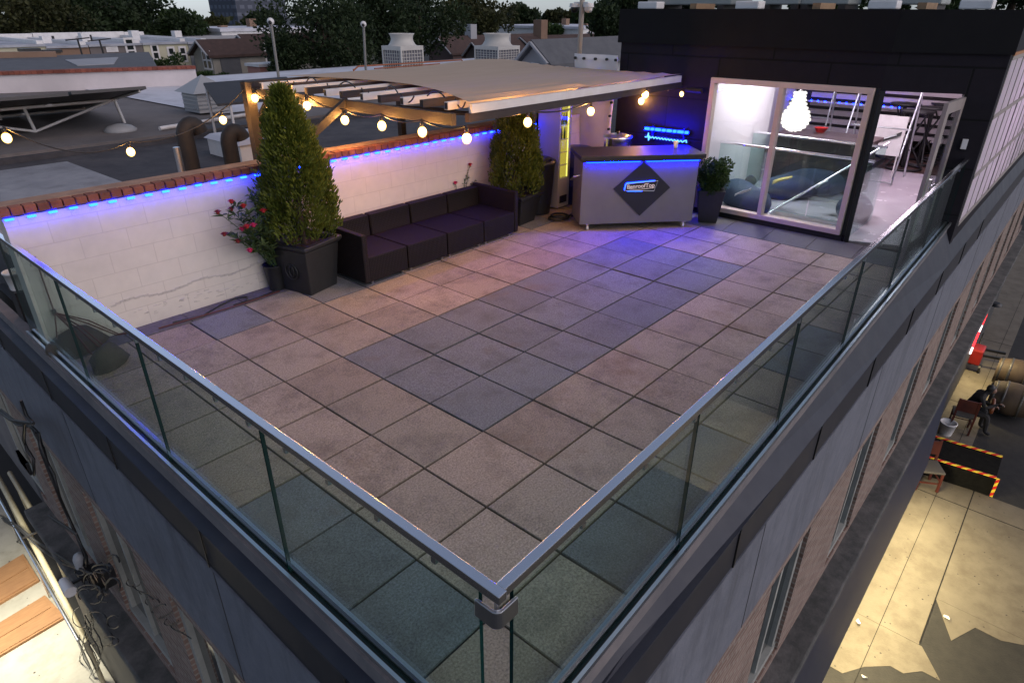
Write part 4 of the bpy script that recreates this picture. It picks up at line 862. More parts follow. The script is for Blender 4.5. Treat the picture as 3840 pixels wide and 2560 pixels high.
# bar counter, bowl, frames, stools
ct = thing('inside_counter', 'long dark bar counter inside the room with a red bowl on it', 'counter', (9.9, .6, 0))
MB().box(9.5, 10.4, -.05, 1.6, .86, .92).build('counter_top', mat('brown_counter', (.05, .03, .03), (.08, .05, .05), scale=5, rough=.4), ct); MB().box(9.6, 10.3, .0, 1.55, .0045, .859).build('counter_body', M['black'], ct)
p = at(1885, 300, 2, .95); bwl = MB(); bwl.lathe((p.x, p.y, .921), [(.07, 0), (.12, .08), (.125, .083), (.112, .08), (.06, .01)], 18); tag(bwl.build('bowl', mat('red_plastic', (.5, .02, .02), rough=.4)), 'red bowl on the dark counter under the pendant lamp', 'bowl')
def frame_rack(lab, X, Y, w, h, d, lean):
    t = thing('metal_rack', lab, 'rack', (X, Y, 0)); m_ = M['alu']; rt = .017
    for s in (-1, 1):
        MB().tube([(X - d, Y + s * w / 2, .02), (X + lean, Y + s * w / 2, h)], rt, 6).build('leg', m_, t); MB().tube([(X + d, Y + s * w / 2, .02), (X + lean, Y + s * w / 2, h)], rt, 6).build('leg', m_, t)
    for z, dd in ((h, lean), (h * .55, 0)): MB().tube([(X + dd, Y - w / 2, z), (X + dd, Y + w / 2, z)], rt, 6).build('crossbar', m_, t)
    MB().tube([(X - d, Y - w / 2, .06), (X - d, Y + w / 2, .06)], rt, 6).build('foot_bar', m_, t); return t
frame_rack('white tubular swing frame just inside the open door', 11.3, .25, 1.05, 1.75, .5, .1)
frame_rack('white tubular rack standing behind the counter', 12.0, 1.75, .7, 1.7, .3, .0)
bd = thing('display_board', 'white display board with a slanted black logo panel leaning inside the swing frame', 'board', (11.5, .2, 0)); BO = at(2038, 312, 0, 11.5)
def bq(m_, y0, z0, y1, z1, x, d, slant=0): m_.hexa([(x, BO.y + y0, BO.z + z0), (x, BO.y + y1, BO.z + z0 + slant), (x + d, BO.y + y1, BO.z + z0 + slant), (x + d, BO.y + y0, BO.z + z0)], [(x + .06, BO.y + y0, BO.z + z1), (x + .06, BO.y + y1, BO.z + z1 + slant), (x + d + .06, BO.y + y1, BO.z + z1 + slant), (x + d + .06, BO.y + y0, BO.z + z1)])
m_ = MB(); bq(m_, -.28, -.36, .28, .36, 11.5, .03); m_.build('board_panel', M['white'], bd)
m_ = MB(); bq(m_, -.23, .02, .23, .16, 11.505, .008, -.22); m_.build('logo_panel', M['black'], bd)
MB().tube([(11.52, BO.y - .15, BO.z + .03), (11.515, BO.y, BO.z - .04), (11.515, BO.y + .17, BO.z - .12)], .012, 5).build('logo_stroke', M['alu'], bd)
for s_ in (-1, 1): MB().tube([(11.53, BO.y + s_ * .25, BO.z - .35), (11.53, BO.y + s_ * .25, .01)], .015, 6).build('leg', M['white'], bd)
for lab, px, py in (('white tubular bench seen through the left part of the right pane', 1805, 365), ('white tubular bench at the right end behind the balustrade', 1935, 382)):
    p = at(px, py, 2, 0); t = thing('tube_bench', lab, 'bench', (p.x, p.y, 0))
    for d in (0, .55): MB().tube([(p.x + d, p.y - .22, .44), (p.x + d, p.y - .22, .03), (p.x + d, p.y + .22, .03), (p.x + d, p.y + .22, .44)], .022, 6).build('leg_frame', M['white'], t)
    MB().box(p.x - .1, p.x + .7, p.y - .26, p.y + .26, .442, .48).build('seat', M['white'], t)
stl = [('dark metal pub table nearest the open door', 2072, 388), ('dark metal pub table just behind the nearest one', 2108, 376), ('dark metal pub table by the back slats on the right', 2140, 362), ('dark metal pub table half hidden behind the swing frame', 2048, 362)]
for k, (lab, px, py) in enumerate(stl):
    X, Y, _ = at(px, py, 2, 0); H = 1.12
    t = thing('pub_table', lab, 'table', (X, Y, 0), 'dark metal pub tables inside the room')
    MB().lathe((X, Y, H), [(.30, 0), (.31, .015), (.31, .035), (0, .04)], 16).build('table_top', M['black'], t); MB().tube([(X, Y, .03), (X, Y, H)], .04, 8).build('post', M['black'], t)
    MB().tube([(X + .34 * math.cos(a), Y + .34 * math.sin(a), .03) for a in [2 * PI * q / 14 for q in range(15)]], .024, 6, False).build('base_ring', M['black'], t)
    for q in range(4): a = q * PI / 2 + .4; MB().tube([(X + .33 * math.cos(a), Y + .33 * math.sin(a), .03), (X, Y, .55)], .022, 5).build('leg', M['black'], t)
    for q in range(3): a = q * 2.1 + k; MB().tube([(X, Y, .6), (X + .24 * math.cos(a), Y + .24 * math.sin(a), H)], .018, 5).build('brace', M['black'], t)
# small fixings on the facade
p = Vector(ang(1.08, -.012, 1.46)); o = MB(); abox(o, 1.05, 1.11, -.03, -.001, 1.38, 1.5); tag(o.build('door_keypad', M['white']), 'small white keypad on the dark wall right of the open door', 'keypad')
hkk = MB(); p = at(2264, 102, 0, 7.0); hkk.tube([Vector(ang(1.13, -.03, 2.62)) + Vector((0, 0, .05 * math.sin(a))) + ed * (.04 * math.cos(a)) for a in [2 * PI * q / 14 for q in range(15)]], .006, 5, False); hkk.tube([ang(1.17, -.03, 2.66), ang(1.18, -.001, 2.69)], .006, 5); tag(hkk.build('wall_ring', M['alu']), 'metal ring hanging from a hook high on the dark wall', 'ring')
# roof equipment above the room
RZ = WT + .016
def roofunit(nm, lab, cat, X, Y, w, d, h, m_, grille=False):
    t = thing(nm, lab, cat, (X, Y, RZ)); MB().box(X - d / 2, X + d / 2, Y - w / 2, Y + w / 2, RZ + .06, RZ + h).build('casing', m_, t, bevel=.02)
    for sy in (-1, 1): MB().box(X - d / 2, X + d / 2, Y + sy * w * .38 - .05, Y + sy * w * .38 + .05, RZ - .001, RZ + .059).build('support', wd, t)
    if grille:
        for k in range(6): MB().box(X - d / 2 - .012, X - d / 2 - .001, Y - w * .4, Y + w * .1, RZ + .15 + k * .07, RZ + .18 + k * .07).build('louver', M['black'], t)
    return t
gcas = mat('unit_casing', (.30, .32, .31), (.26, .28, .27), scale=2, rough=.5)
roofunit('air_conditioner', 'large pale air conditioning unit on the room roof', 'air conditioner', 8.2, 2.75, 1.5, .8, .8, gcas, True)
roofunit('air_conditioner', 'narrow roof unit with a square grille right of the large pale unit', 'air conditioner', 8.1, 1.25, .55, .5, .7, gcas, True)
roofunit('duct_box', 'rounded grey duct box on the roof edge', 'duct', 8.2, .65, .7, .6, .7, gcas)
roofunit('duct_box', 'tall grey duct box at the middle of the room roof', 'duct', 8.6, -.35, .85, .6, .8, gcas)
for k, (X, Y, lab) in enumerate(((7.0, 2.95, 'white block by the left corner of the room roof'), (7.0, 1.35, 'white block on the roof edge below the grille unit'), (7.2, -.35, 'white block on the roof edge above the door'), (7.3, -1.35, 'white board on the roof edge near the right corner'))):
    tag(MB().box(X - .12, X + .12, Y - .17, Y + .17, RZ, RZ + .10).build('roof_block', M['white'], bevel=.015), lab, 'block')
for k, (X, Y, lab) in enumerate(((7.05, 2.1, 'wooden sleeper under the large roof unit'), (7.05, .35, 'wooden sleeper on the roof edge left of the duct box'), (7.15, -.85, 'wooden sleeper on the roof edge above the lintel'))):
    tag(MB().box(X - .3, X + .3, Y - .05, Y + .05, RZ, RZ + .07).build('timber_sleeper', mat('raw_timber', (.3, .2, .11), (.22, .14, .08), scale=6, rough=.8) if k == 0 else bpy.data.materials['raw_timber']), lab, 'timber')
# ------------------------------------------------------------------ neighbouring flat roofs
asph = mat('roof_asphalt', (.036, .036, .042), (.06, .058, .065), scale=2.5, rough=.85, bump=.4, bscale=20, dirt=(.12, .11, .11), dscale=.9, damt=.6)
silver = mat('silver_roof', (.30, .31, .33), (.22, .23, .25), scale=1.5, rough=.7, bump=.3, dirt=(.1, .1, .11), dscale=2.5, damt=.5)
beige = mat('beige_roof', (.17, .155, .15), (.125, .115, .115), scale=.8, rough=.9, bump=.3, dirt=(.07, .065, .06), dscale=.5, damt=.6)
whiter = mat('white_roof', (.62, .63, .68), (.5, .51, .56), scale=.7, rough=.6, bump=.2, dirt=(.2, .2, .22), dscale=.6, damt=.6)
nb = thing('neighbour_building', 'neighbouring flat-roofed building with asphalt, silver and white roof sheets beyond the white wall', 'building', (4, 12, 0))
e0 = at(0, 345, 2, .3); e1 = at(420, 310, 2, .3)
MB().box(-1.42, 40, 4.14, 12.6, -7, .30).build('roof', asph, nb)
MB().prism([(-1.42, 4.16), (at(365, 412, 2, .3).x - .4, 4.16), (at(145, 368, 2, .3).x, 11.9), (-1.42, 11.9)], 2, .301, .306).build('silver_sheet', silver, nb)
mb = MB(); mb.hexa([(-1.42, 12.6, -7), (44, 12.6, -7), (44, 24.0, -7), (-1.42, 24.0, -7)], [(-1.42, 12.6, .46), (44, 12.6, .46), (44, 24, .62), (-1.42, 24, .62)]); mb.build('upper_roof', beige, nb)
q0 = at(440, 262, 2, .56); q1 = at(300, 262, 2, .6); 
mb = MB(); mb.add([(5.2, 14.4, .515), (40, 13.4, .505), (40, 23.5, .64), (4.6, 23.5, .64)], [(0, 1, 2, 3)]); mb.build('white_sheet', whiter, nb)
mb = MB(); mb.box(-1.42, 40, 12.45, 12.6, .301, .40); mb.build('roof_curb', asph, nb)
for k, (x, y) in enumerate(((-1.2, 5.4), (0.2, 8.5))): MB().box(x, x + 4, y, y + .03, .3065, .312).build('roof_seam', M['black'], nb)
MB().tube([(3.2, 13.1, .52), (9, 14.3, .55), (12.5, 13.2, .52)], .05, 6).build('roof_pipe', M['white'], nb)
pw = thing('parapet_wall', 'white parapet wall with a red tile coping across the neighbouring roof', 'wall', (2, 23, .5))
a = at(-20, 216, 2, .6); b = at(456, 196, 2, .6)
mb = MB(); mb.hexa([(a.x, a.y, .4), (b.x, b.y, .4), (b.x, b.y + .3, .4), (a.x, a.y + .3, .4)], [(a.x, a.y, 1.12), (b.x, b.y, 1.12), (b.x, b.y + .3, 1.12), (a.x, a.y + .3, 1.12)]); mb.build('wall_body', mat('white_parapet', (.66, .6, .6), (.55, .5, .5), scale=.7, rough=.7, bump=.3), pw)
mb = MB(); d = (b - a); nn = 40; r6 = random.Random(4)
for k in range(nn):
    p = a + d * (k / nn); q = a + d * ((k + .94) / nn); mb.t = tuple(Vector((1, 1, 1)) * r6.uniform(.8, 1.2)); mb.hexa([(p.x, p.y - .08, 1.121), (q.x, q.y - .08, 1.121), (q.x, q.y + .36, 1.121), (p.x, p.y + .36, 1.121)], [(p.x, p.y - .08, 1.22), (q.x, q.y - .08, 1.22), (q.x, q.y + .36, 1.22), (p.x, p.y + .36, 1.22)])
mb.build('tile_coping', M['redbrick'], pw)
# solar array
sa = thing('solar_array', 'tilted row of solar panels on a white tube frame on the neighbouring roof', 'solar panels', (0, 14, .5))
zr = .48; L0 = at(68, 315, 2, zr); L1 = at(220, 305, 2, zr); L2 = at(345, 285, 2, zr)
cel = mat('panel_back', (.035, .034, .036), (.022, .022, .024), scale=1, rough=.5); alf = mat('tube_white', (.55, .55, .55), rough=.45)
tp0, tp1 = at(0, 228, 1, L0.y), at(345, 205, 1, L2.y)
T0 = at(-60, 232, 1, 14.0); T1 = at(345, 203, 1, 14.0); top_z = 2.0
yh, yl, zl = 14.9, 17.6, .58; yt = 13.3; zT = at(345, 204, 1, yt).z; fx1 = at(340, 204, 1, yt).x; fx0 = fx1 - 6.2
def pz(y): return zT + (zl - zT) * (y - yt) / (yl - yt)
npn = 4; wdt = (fx1 - fx0) / npn
for k in range(npn):
    x0 = fx0 + k * wdt + .03; x1 = fx0 + (k + 1) * wdt - .03; dz = -.02 * (npn - 1 - k)
    mb = MB(); mb.hexa([(x0, yt, zT + dz), (x1, yt, zT + dz), (x1, yl, zl), (x0, yl, zl)], [(x0, yt + .02, zT + .06 + dz), (x1, yt + .02, zT + .06 + dz), (x1, yl + .02, zl + .06), (x0, yl + .02, zl + .06)]); mb.build('solar_panel', cel, sa)
zh = pz(yh) - .06
MB().tube([(fx0, yh, zh), (fx1 - .15, yh, zh)], .035, 8).build('rail_tube', alf, sa); MB().tube([(fx0, yl - .4, pz(yl - .4) - .05), (fx1 - .15, yl - .4, pz(yl - .4) - .05)], .03, 8).build('rail_tube', alf, sa)
MB().tube([(fx1 - .15, yt + .1, pz(yt + .1) - .03), (fx1 - .15, yl - .1, pz(yl - .1) - .03)], .03, 8).build('rail_tube', alf, sa)
for k in range(4):
    x = fx1 - .2 - k * 1.85; MB().tube([(x, yh, zh), (x + .05, yh - .12, zr)], .035, 8).build('leg', alf, sa); MB().tube([(x, yl - .4, pz(yl - .4)), (x, yl - .4, zr)], .03, 8).build('leg', alf, sa)
    if k < 3: MB().tube([(x - .05, yh, zh), (x - 1.8, yh - .12, zr + .03)] if k % 2 == 0 else [(x + .05, yh - .12, zr + .03), (x - 1.85, yh, zh)], .03, 8).build('brace', alf, sa)
sa2 = thing('solar_array', 'second dark solar panel edge rising behind the pergola post', 'solar panels', (5, 14, .5))
a = at(500, 245, 1, 11.2); b = at(580, 200, 1, 11.2)
MB().hexa([(a.x, 11.2, a.z), (b.x + 1.5, 11.2, a.z), (b.x + 1.5, 12.3, b.z), (a.x + .3, 12.3, b.z)], [(a.x, 11.2, a.z + .05), (b.x + 1.5, 11.2, a.z + .05), (b.x + 1.5, 12.3, b.z + .05), (a.x + .3, 12.3, b.z + .05)]).build('solar_panel', cel, sa2)
for x in (a.x + .3, b.x + 1.2): MB().tube([(x, 12.2, .3), (x, 12.2, b.z)], .03, 6).build('leg', alf, sa2); MB().tube([(x, 11.25, .3), (x, 11.25, a.z)], .03, 6).build('leg', alf, sa2)
# gooseneck vents, pipe, skylight, dome vent, cupola
vm = mat('rusty_black_pipe', (.014, .013, .013), (.028, .023, .02), scale=5, rough=.7, bump=.3)
for lab, px, top in (('tall black gooseneck vent pipe, left of the pair', (443, 395), 262), ('shorter black gooseneck vent pipe, right of the pair', (534, 372), 280)):
    p = at(px[0], px[1], 1, 8.0); p0 = Vector((p.x, 8.0, .3)); zt = at(px[0], top, 1, 8.0).z
    t = thing('vent_pipe', lab, 'vent pipe', p0, 'black gooseneck vents on the neighbouring roof'); r = .13; R_ = .17
    pts = [p0, Vector((p0.x, p0.y, zt - R_ * 2))] + [Vector((p0.x + .13 + .0 + R_ * (1 - math.cos(a)) * .75 - .13, p0.y - R_ * .6 * (1 - math.cos(a)) * 0, zt - R_ * 2 + R_ * math.sin(a) * 1.1)) for a in [PI * k / 10 for k in range(1, 10)]]
    MB().tube(pts, r, 16).build('pipe', vm, t); MB().lathe(p0, [(.24, 0), (.2, .05), (.135, .10)], 16).build('flashing', vm, t)
p = at(415, 388, 2, .3); t = thing('vent_pipe', 'thin grey vent pipe with a black collar beside the gooseneck vents', 'vent pipe', p); 
p = Vector((at(416, 388, 1, 7.6).x, 7.6, .3)); MB().tube([p, p + Vector((0, 0, .35))], .06, 10).build('collar', M['black'], t); MB().tube([p + Vector((0, 0, .351)), p + Vector((0, 0, .75))], .05, 10).build('pipe', M['alu'], t)
p = at(510, 330, 2, .3); t = thing('skylight', 'low white skylight box behind the gooseneck vents', 'skylight', (4.0, 10.5, .3))
MB().box(3.1, 4.6, 9.3, 10.6, .3, .62).build('curb', M['white'], t); MB().hexa([(3.05, 9.25, .621), (4.65, 9.25, .621), (4.65, 10.65, .621), (3.05, 10.65, .621)], [(3.15, 9.35, .70), (4.55, 9.35, .70), (4.55, 10.55, .70), (3.15, 10.55, .70)]).build('cover', mat('skylight_cover', (.42, .42, .46), rough=.4), t)
p = at(282, 318, 2, .31); t = thing('roof_vent', 'round mushroom roof vent on the asphalt above a hanging bulb', 'roof vent', p)
MB().lathe(p, [(.16, 0), (.16, .16)], 14).build('pipe', M['alu'], t); MB().lathe(p, [(.33, .16), (.34, .20), (.25, .27), (.1, .31), (0, .32)], 18).build('cap', mat('galvanised', (.3, .31, .32), rough=.5), t)
p = at(478, 252, 2, .56); t = thing('roof_cupola', 'small metal cupola vent with a pyramid cap on the white roof', 'roof vent', p)
gal = bpy.data.materials['galvanised']; MB().box(p.x - .42, p.x + .42, p.y - .42, p.y + .42, .54, 1.02).build('base', gal, t)
for k in range(4): MB().box(p.x - .43, p.x + .43, p.y - .43, p.y + .43, .62 + k * .1, .65 + k * .1).build('louver', M['alu'], t)
mb = MB(); mb.add([(p.x - .55, p.y - .55, 1.021), (p.x + .55, p.y - .55, 1.021), (p.x + .55, p.y + .55, 1.021), (p.x - .55, p.y + .55, 1.021), (p.x, p.y, 1.42)], [(0, 1, 4), (1, 2, 4), (2, 3, 4), (3, 0, 4), (3, 2, 1, 0)]); mb.build('cap', gal, t)
# masts with cameras
for lab, bpx, tpx, Yd in (('thin mast with a white ball camera left of the dark tree mass', (641, 185), (622, 52), 13), ('thin mast with a small camera in front of the dark trees', (840, 158), (835, 58), 14)):
    b = at(*bpx, 1, Yd); tpp = at(*tpx, 1, Yd); t = thing('camera_mast', lab, 'mast', (b.x, b.y, .5)); MB().tube([(b.x, b.y, .5), (b.x, b.y, b.z), tpp], .035, 8).build('pole', mat('mast_grey', (.2, .2, .19), rough=.6) if 'left' in lab else bpy.data.materials['mast_grey'], t)
    MB().sphere(tpp + Vector((0, 0, .02)), .085, 12, 8).build('camera_ball', M['white'], t); MB().sphere(tpp + Vector((-.05, -.05, .0)), .045, 10, 6).build('lens', M['black'], t)
b = at(1331, 118, 0, 8.9); tpp = at(1338, -6, 0, 8.9); t = thing('camera_mast', 'pale steel pole with twin dome cameras beside the white tarp', 'mast', b)
MB().tube([(b.x, b.y, .3), b, tpp], .05, 10).build('pole', bpy.data.materials['mast_grey'] if False else mat('pole_steel', (.38, .34, .29), rough=.5), t)
c = at(1336, 12, 0, 8.9); MB().bar(c + Vector((.0, .17, .03)), c + Vector((0, -.17, .03)), .05, .05).build('arm', M['white'], t)
for s in (-1, 1): p = c + Vector((0, s * .17, -.04)); MB().lathe(p, [(.10, .07), (.11, .0)], 14).build('housing', M['white'], t); MB().sphere(p - Vector((0, 0, .02)), .085, 12, 8).build('dome', M['black'] if s > 0 else M['white'], t)
# cooling towers and orange pipe rail
for lab, cx_, w_ in (('white cooling tower with a flared fan stack, left of the two', 927, 84), ('white cooling tower with a flared fan stack, right of the two', 1142, 94)):
    p = at(cx_, 150, 1, 20); s = w_ / 2 / 1483 * (p - CAM).length * 1.0; t = thing('cooling_tower', lab, 'cooling tower', (p.x, p.y, .5)); zb = .55; zm = at(cx_, 105, 1, 20).z; zt = at(cx_, 77, 1, 20).z
    cw = mat('tower_cream', (.48, .47, .43), (.42, .41, .38), scale=2, rough=.55) if 'left' in lab else bpy.data.materials['tower_cream']; w = s * .72
    mb = MB(); mb.box(p.x - w, p.x + w, 20 - w, 20 + w, zm - .16, zm)
    for sx in (-1, 1):
        for sy in (-1, 1): mb.box(p.x + sx * w - .07 * (sx > 0), p.x + sx * w + .07 * (sx < 0) , 20 + sy * w - .07 * (sy > 0), 20 + sy * w + .07 * (sy < 0), zb, zm - .161)
    mb.build('frame', cw, t); MB().box(p.x - w + .06, p.x + w - .06, 20 - w + .06, 20 + w - .06, zb, zm - .165).build('fill', mat('tower_fill', (.12, .12, .14), rough=.7) if 'left' in lab else bpy.data.materials['tower_fill'], t)
    gr = MB(); 
    for k in range(1, 8): q = -w + .02 + k * (2 * w - .04) / 8; gr.box(p.x + q - .012, p.x + q + .012, 20 - w + .03, 20 - w + .055, zb, zm - .165); gr.box(p.x - w + .03, p.x - w + .055, 20 + q - .012, 20 + q + .012, zb, zm - .165)
    for k in range(1, 7): z = zb + k * (zm - .16 - zb) / 7; gr.box(p.x - w + .07, p.x + w - .07, 20 - w + .035, 20 - w + .05, z - .012, z + .012); gr.box(p.x - w + .035, p.x - w + .05, 20 - w + .07, 20 + w - .07, z - .012, z + .012)
    gr.build('grille', cw, t); h = zt - zm
    MB().lathe((p.x, 20, zm + .001), [(w * 1.0, 0), (w * .88, h * .12), (w * .76, h * .4), (w * .74, h * .6), (w * .79, h * .85), (w * .86, h * .97), (w * .86, h), (w * .78, h), (w * .7, h * .5)], 28).build('fan_stack', cw, t)
orr = thing('pipe_rail', 'orange pipe railing on the roof edge behind the shade cloth', 'railing', (12, 18, .6))
om = mat('orange_pipe', (.28, .085, .03), rough=.6); a = at(812, 162, 1, 18.5); b = at(1060, 138, 1, 18.5); c = at(1068, 147, 1, 18.5)
MB().tube([a, a.lerp(b, .04) + Vector((0, 0, .12)), b, c], .03, 6).build('top_rail', om, orr); MB().tube([at(860, 158, 1, 18.5), at(1010, 147, 1, 18.5)], .025, 6).build('lower_rail', om, orr)
for f in (.0, .33, .66, 1): p = a.lerp(c, f); MB().tube([(p.x, p.y, .6), p + Vector((0, 0, .05))], .025, 6).build('post', om, orr)
# white edge of the roof behind the cloth
rp = thing('roof_parapet', 'long white roof edge showing behind the shade cloth', 'parapet', (10, 17, .6)); a = at(625, 186, 1, 17); b = at(1180, 138, 1, 17)
MB().hexa([(a.x, 17, .5), (b.x, 17, .5), (b.x, 17.3, .5), (a.x, 17.3, .5)], [(a.x, 17, a.z), (b.x, 17, b.z), (b.x, 17.3, b.z), (a.x, 17.3, a.z)]).build('parapet_wall', whiter, rp)
# ------------------------------------------------------------------ houses beyond
def winmesh(t, pts, axis, v, w, h, frm=True):
    for (a_, z) in pts:
        fr_ = MB(); pn = MB()
        if axis == 1:
            fr_.box(a_ - w / 2, a_ + w / 2, v - .05, v - .002, z, z + h); pn.box(a_ - w / 2 + .12, a_ + w / 2 - .12, v - .07, v - .051, z + .12, z + h / 2 - .05); pn.box(a_ - w / 2 + .12, a_ + w / 2 - .12, v - .07, v - .051, z + h / 2 + .05, z + h - .12)
        else:
            fr_.box(v - .05, v - .002, a_ - w / 2, a_ + w / 2, z, z + h); pn.box(v - .07, v - .051, a_ - w / 2 + .12, a_ + w / 2 - .12, z + .12, z + h / 2 - .05); pn.box(v - .07, v - .051, a_ - w / 2 + .12, a_ + w / 2 - .12, z + h / 2 + .05, z + h - .12)
        f = fr_.build('window', M['white'], t); pn.build('pane', M['winglass'], f)
cream = mat('cream_render', (.52, .50, .36), (.46, .44, .32), scale=.5, rough=.8); tanb = mat('tan_brick_wall', (.24, .155, .11), (.2, .13, .09), scale=1, rough=.9); greyb = mat('grey_brick_wall', (.17, .15, .145), (.14, .125, .12), scale=1, rough=.9)
palew = mat('pale_siding', (.32, .33, .35), (.28, .29, .31), scale=.6, rough=.8); flat = mat('flat_roof_grey', (.42, .44, .49), (.32, .34, .38), scale=.4, rough=.8, dirt=(.12, .12, .14), dscale=.4, damt=.5); brownr = mat('brown_shingle', (.075, .045, .038), (.05, .032, .028), scale=3, rough=.9, bump=.4); greyr = mat('grey_shingle', (.105, .11, .12), (.08, .085, .095), scale=2, rough=.9, bump=.4, bscale=12)
palegreen = mat('pale_green_siding', (.26, .29, .25), (.22, .25, .21), scale=.6, rough=.8)
YH = 46.0
rows = [('cream', -60, 108, 196, 112, 'yellow-cream rowhouse at the left edge with a flat grey roof', 0), ('tan', 108, 205, 186, 112, 'tan brick rowhouse with a flat grey roof between the cream and grey ones', 0), ('grey', 205, 328, 200, 108, 'grey brick rowhouse with white framed windows', 2), ('cream2', 328, 432, 200, 104, 'cream rowhouse with three dark windows', 3), ('pale', 432, 480, 200, 102, 'narrow pale grey rowhouse right of the cream one', 0)]
for nm, p0, p1, pb, pt, lab, nw in rows:
    a = at(p0, pt, 1, YH); b = at(p1, pt, 1, YH); zt = a.z
    m_ = {'cream': cream, 'tan': tanb, 'grey': greyb, 'cream2': cream, 'pale': palew}[nm]
    t = thing('rowhouse', lab, 'house', (a.x, YH, -7), 'row of houses beyond the roofs')
    MB().box(a.x, b.x - .02, YH, YH + 11, -7, zt).build('wall', m_, t); rf = MB().box(a.x - .05, b.x - .07, YH - .12, YH + 11.1, zt + .001, zt + .13).build('roof', flat, t)
    mb = MB(); mb.box(a.x, b.x - .02, YH + 10.6, YH + 11.05, zt + .131, zt + .55); mb.box(b.x - .4, b.x - .06, YH + .2, YH + 10.5, zt + .131, zt + .32); mb.build('roof_parapet', M['white'], rf)
    r8 = random.Random(p0); MB().box(a.x + 1, a.x + 1.5, YH + 4, YH + 4.6, zt + .131, zt + r8.uniform(.5, .9)).build('chimney', M['white'] if r8.random() > .5 else tanb, rf)
    MB().tube([(a.x + 2.2, YH + 6, zt), (a.x + 2.2, YH + 6, zt + .5)], .08, 6).build('vent_pipe', M['black'], rf)
    W = b.x - a.x
    if nw == 3: winmesh(t, [(a.x + W * f, at(p0, 148 if f > .3 else 140, 1, YH).z) for f in (.23, .58, .84)], 1, YH, .52, 1.0)
    if nw == 2: winmesh(t, [(a.x + W * .75, at(p0, 150, 1, YH).z)], 1, YH, .62, 1.5); winmesh(t, [(a.x + W * .40, at(p0, 122, 1, YH).z)], 1, YH, .7, .35)
for k, (px, py) in enumerate(((68, 118), (118, 121))):
    p = at(px, py, 1, YH - 2); t = thing('chimney_stack', ('dark brick chimney rising in front of the cream rowhouse', 'second dark chimney left of the tan rowhouse')[k], 'chimney', (p.x, p.y, -2)); MB().box(p.x - .4, p.x + .4, p.y - .3, p.y + .3, -2, p.z).build('stack', tanb, t); MB().box(p.x - .48, p.x + .48, p.y - .38, p.y + .38, p.z, p.z + .15).build('chimney_cap', M['black'], t)
# antenna masts
for k, (x0, y0, x1, y1) in enumerate(((190, 130, 178, 90), (240, 130, 228, 92))):
    a = at(x0, y0, 1, 40); b = at(x1, y1, 1, 40); t = thing('antenna', ('thin tv antenna mast leaning over the tan rowhouse', 'thin tv antenna mast in front of the grey rowhouse')[k], 'antenna', (a.x, 40, -2)); MB().tube([(a.x, 40, -2), a, b], .05, 5).build('mast', M['black'], t); MB().tube([b - Vector((.6, 0, .05)), b + Vector((.6, 0, .05))], .03, 4).build('crossarm', M['black'], t)
# grey shingle roof with a pale patch in front of the rowhouses
a = at(-30, 172, 1, 29); b = at(345, 158, 1, 29); c = at(-30, 134, 1, 36); d = at(330, 128, 1, 36)
t = thing('shingle_house', 'low house with a long grey shingle roof carrying a pale patch behind the white parapet', 'house', (0, 30, -7))
MB().hexa([(a.x, 29.2, -7), (b.x, 29.2, -7), (d.x, 36, -7), (c.x, 36, -7)], [(a.x, 29.2, a.z - .05), (b.x, 29.2, a.z - .05), (d.x, 36, c.z - .3), (c.x, 36, c.z - .3)]).build('wall', greyb, t)
MB().hexa([(a.x - .3, 29, a.z - .1), (b.x + .3, 29, a.z - .1), (d.x + .3, 36, c.z - .1), (c.x - .3, 36, c.z - .1)], [(a.x - .3, 29, a.z), (b.x + .3, 29, a.z), (d.x + .3, 36, c.z), (c.x - .3, 36, c.z)]).build('roof', greyr, t)
def onroof(px, py):
    lo, hi = 29.0, 36.0
    for _ in range(30):
        y = (lo + hi) / 2; p = at(px, py, 1, y); zr_ = a.z + (c.z - a.z) * (y - 29) / 7
        if p.z > zr_: lo = y
        else: hi = y
    return p
pp = [onroof(*q) for q in ((150, 139), (272, 133), (262, 148), (178, 152))]; mb = MB(); mb.add([p + Vector((0, 0, .03)) for p in pp] + [p + Vector((0, 0, -.05)) for p in pp], [(0, 1, 2, 3), (7, 6, 5, 4)] + [(i, (i + 1) % 4, 4 + (i + 1) % 4, 4 + i) for i in range(4)]); mb.build('roof_patch', palew, t)
MB().bar(onroof(-20, 133) + Vector((0, 0, .1)), onroof(130, 130) + Vector((0, 0, .1)), .5, .25).build('ridge', tanb, t)
def gable(lab, X, apex, el, er, length, wm, rm, eav=.25, wins=None, chim=None, nm='gable_house'):
    A_ = at(*apex, 0, X); l = at(*el, 0, X); r = at(*er, 0, X); l.z = r.z = (l.z + r.z) / 2
    t = thing(nm, lab, 'house', (X, A_.y, -7)); X1 = X + length
    mb = MB(); mb.prism([(l.y, -7), (l.y, l.z), (A_.y, A_.z - .02), (r.y, r.z), (r.y, -7)], 0, X, X1); mb.build('wall', wm, t)
    th = .16; mb = MB()
    for e in (l, r):
        o_ = (e - A_); k_ = 1 + eav / o_.length; ey, ez = A_.y + o_.y * k_, A_.z + o_.z * k_
        mb.prism([(A_.y, A_.z), (A_.y, A_.z + th), (ey, ez + th), (ey, ez)], 0, X - .3, X1 + .3)
    rf = mb.build('roof', rm, t)
    tr_ = MB()
    for e in (l, r):
        tr_.bar((X - .31, A_.y, A_.z + .06), (X - .31, A_.y + (e.y - A_.y) * 1.06, A_.z + (e.z - A_.z) * 1.06 + .06), .08, .22, (1, 0, 0))
    tr_.build('gable_trim', palew, t)
    if chim: MB().box(X + chim[0], X + chim[0] + .9, A_.y - .45, A_.y + .45, A_.z - 1, A_.z + chim[1]).build('chimney', chim[2], rf)
    return t, A_, l, r
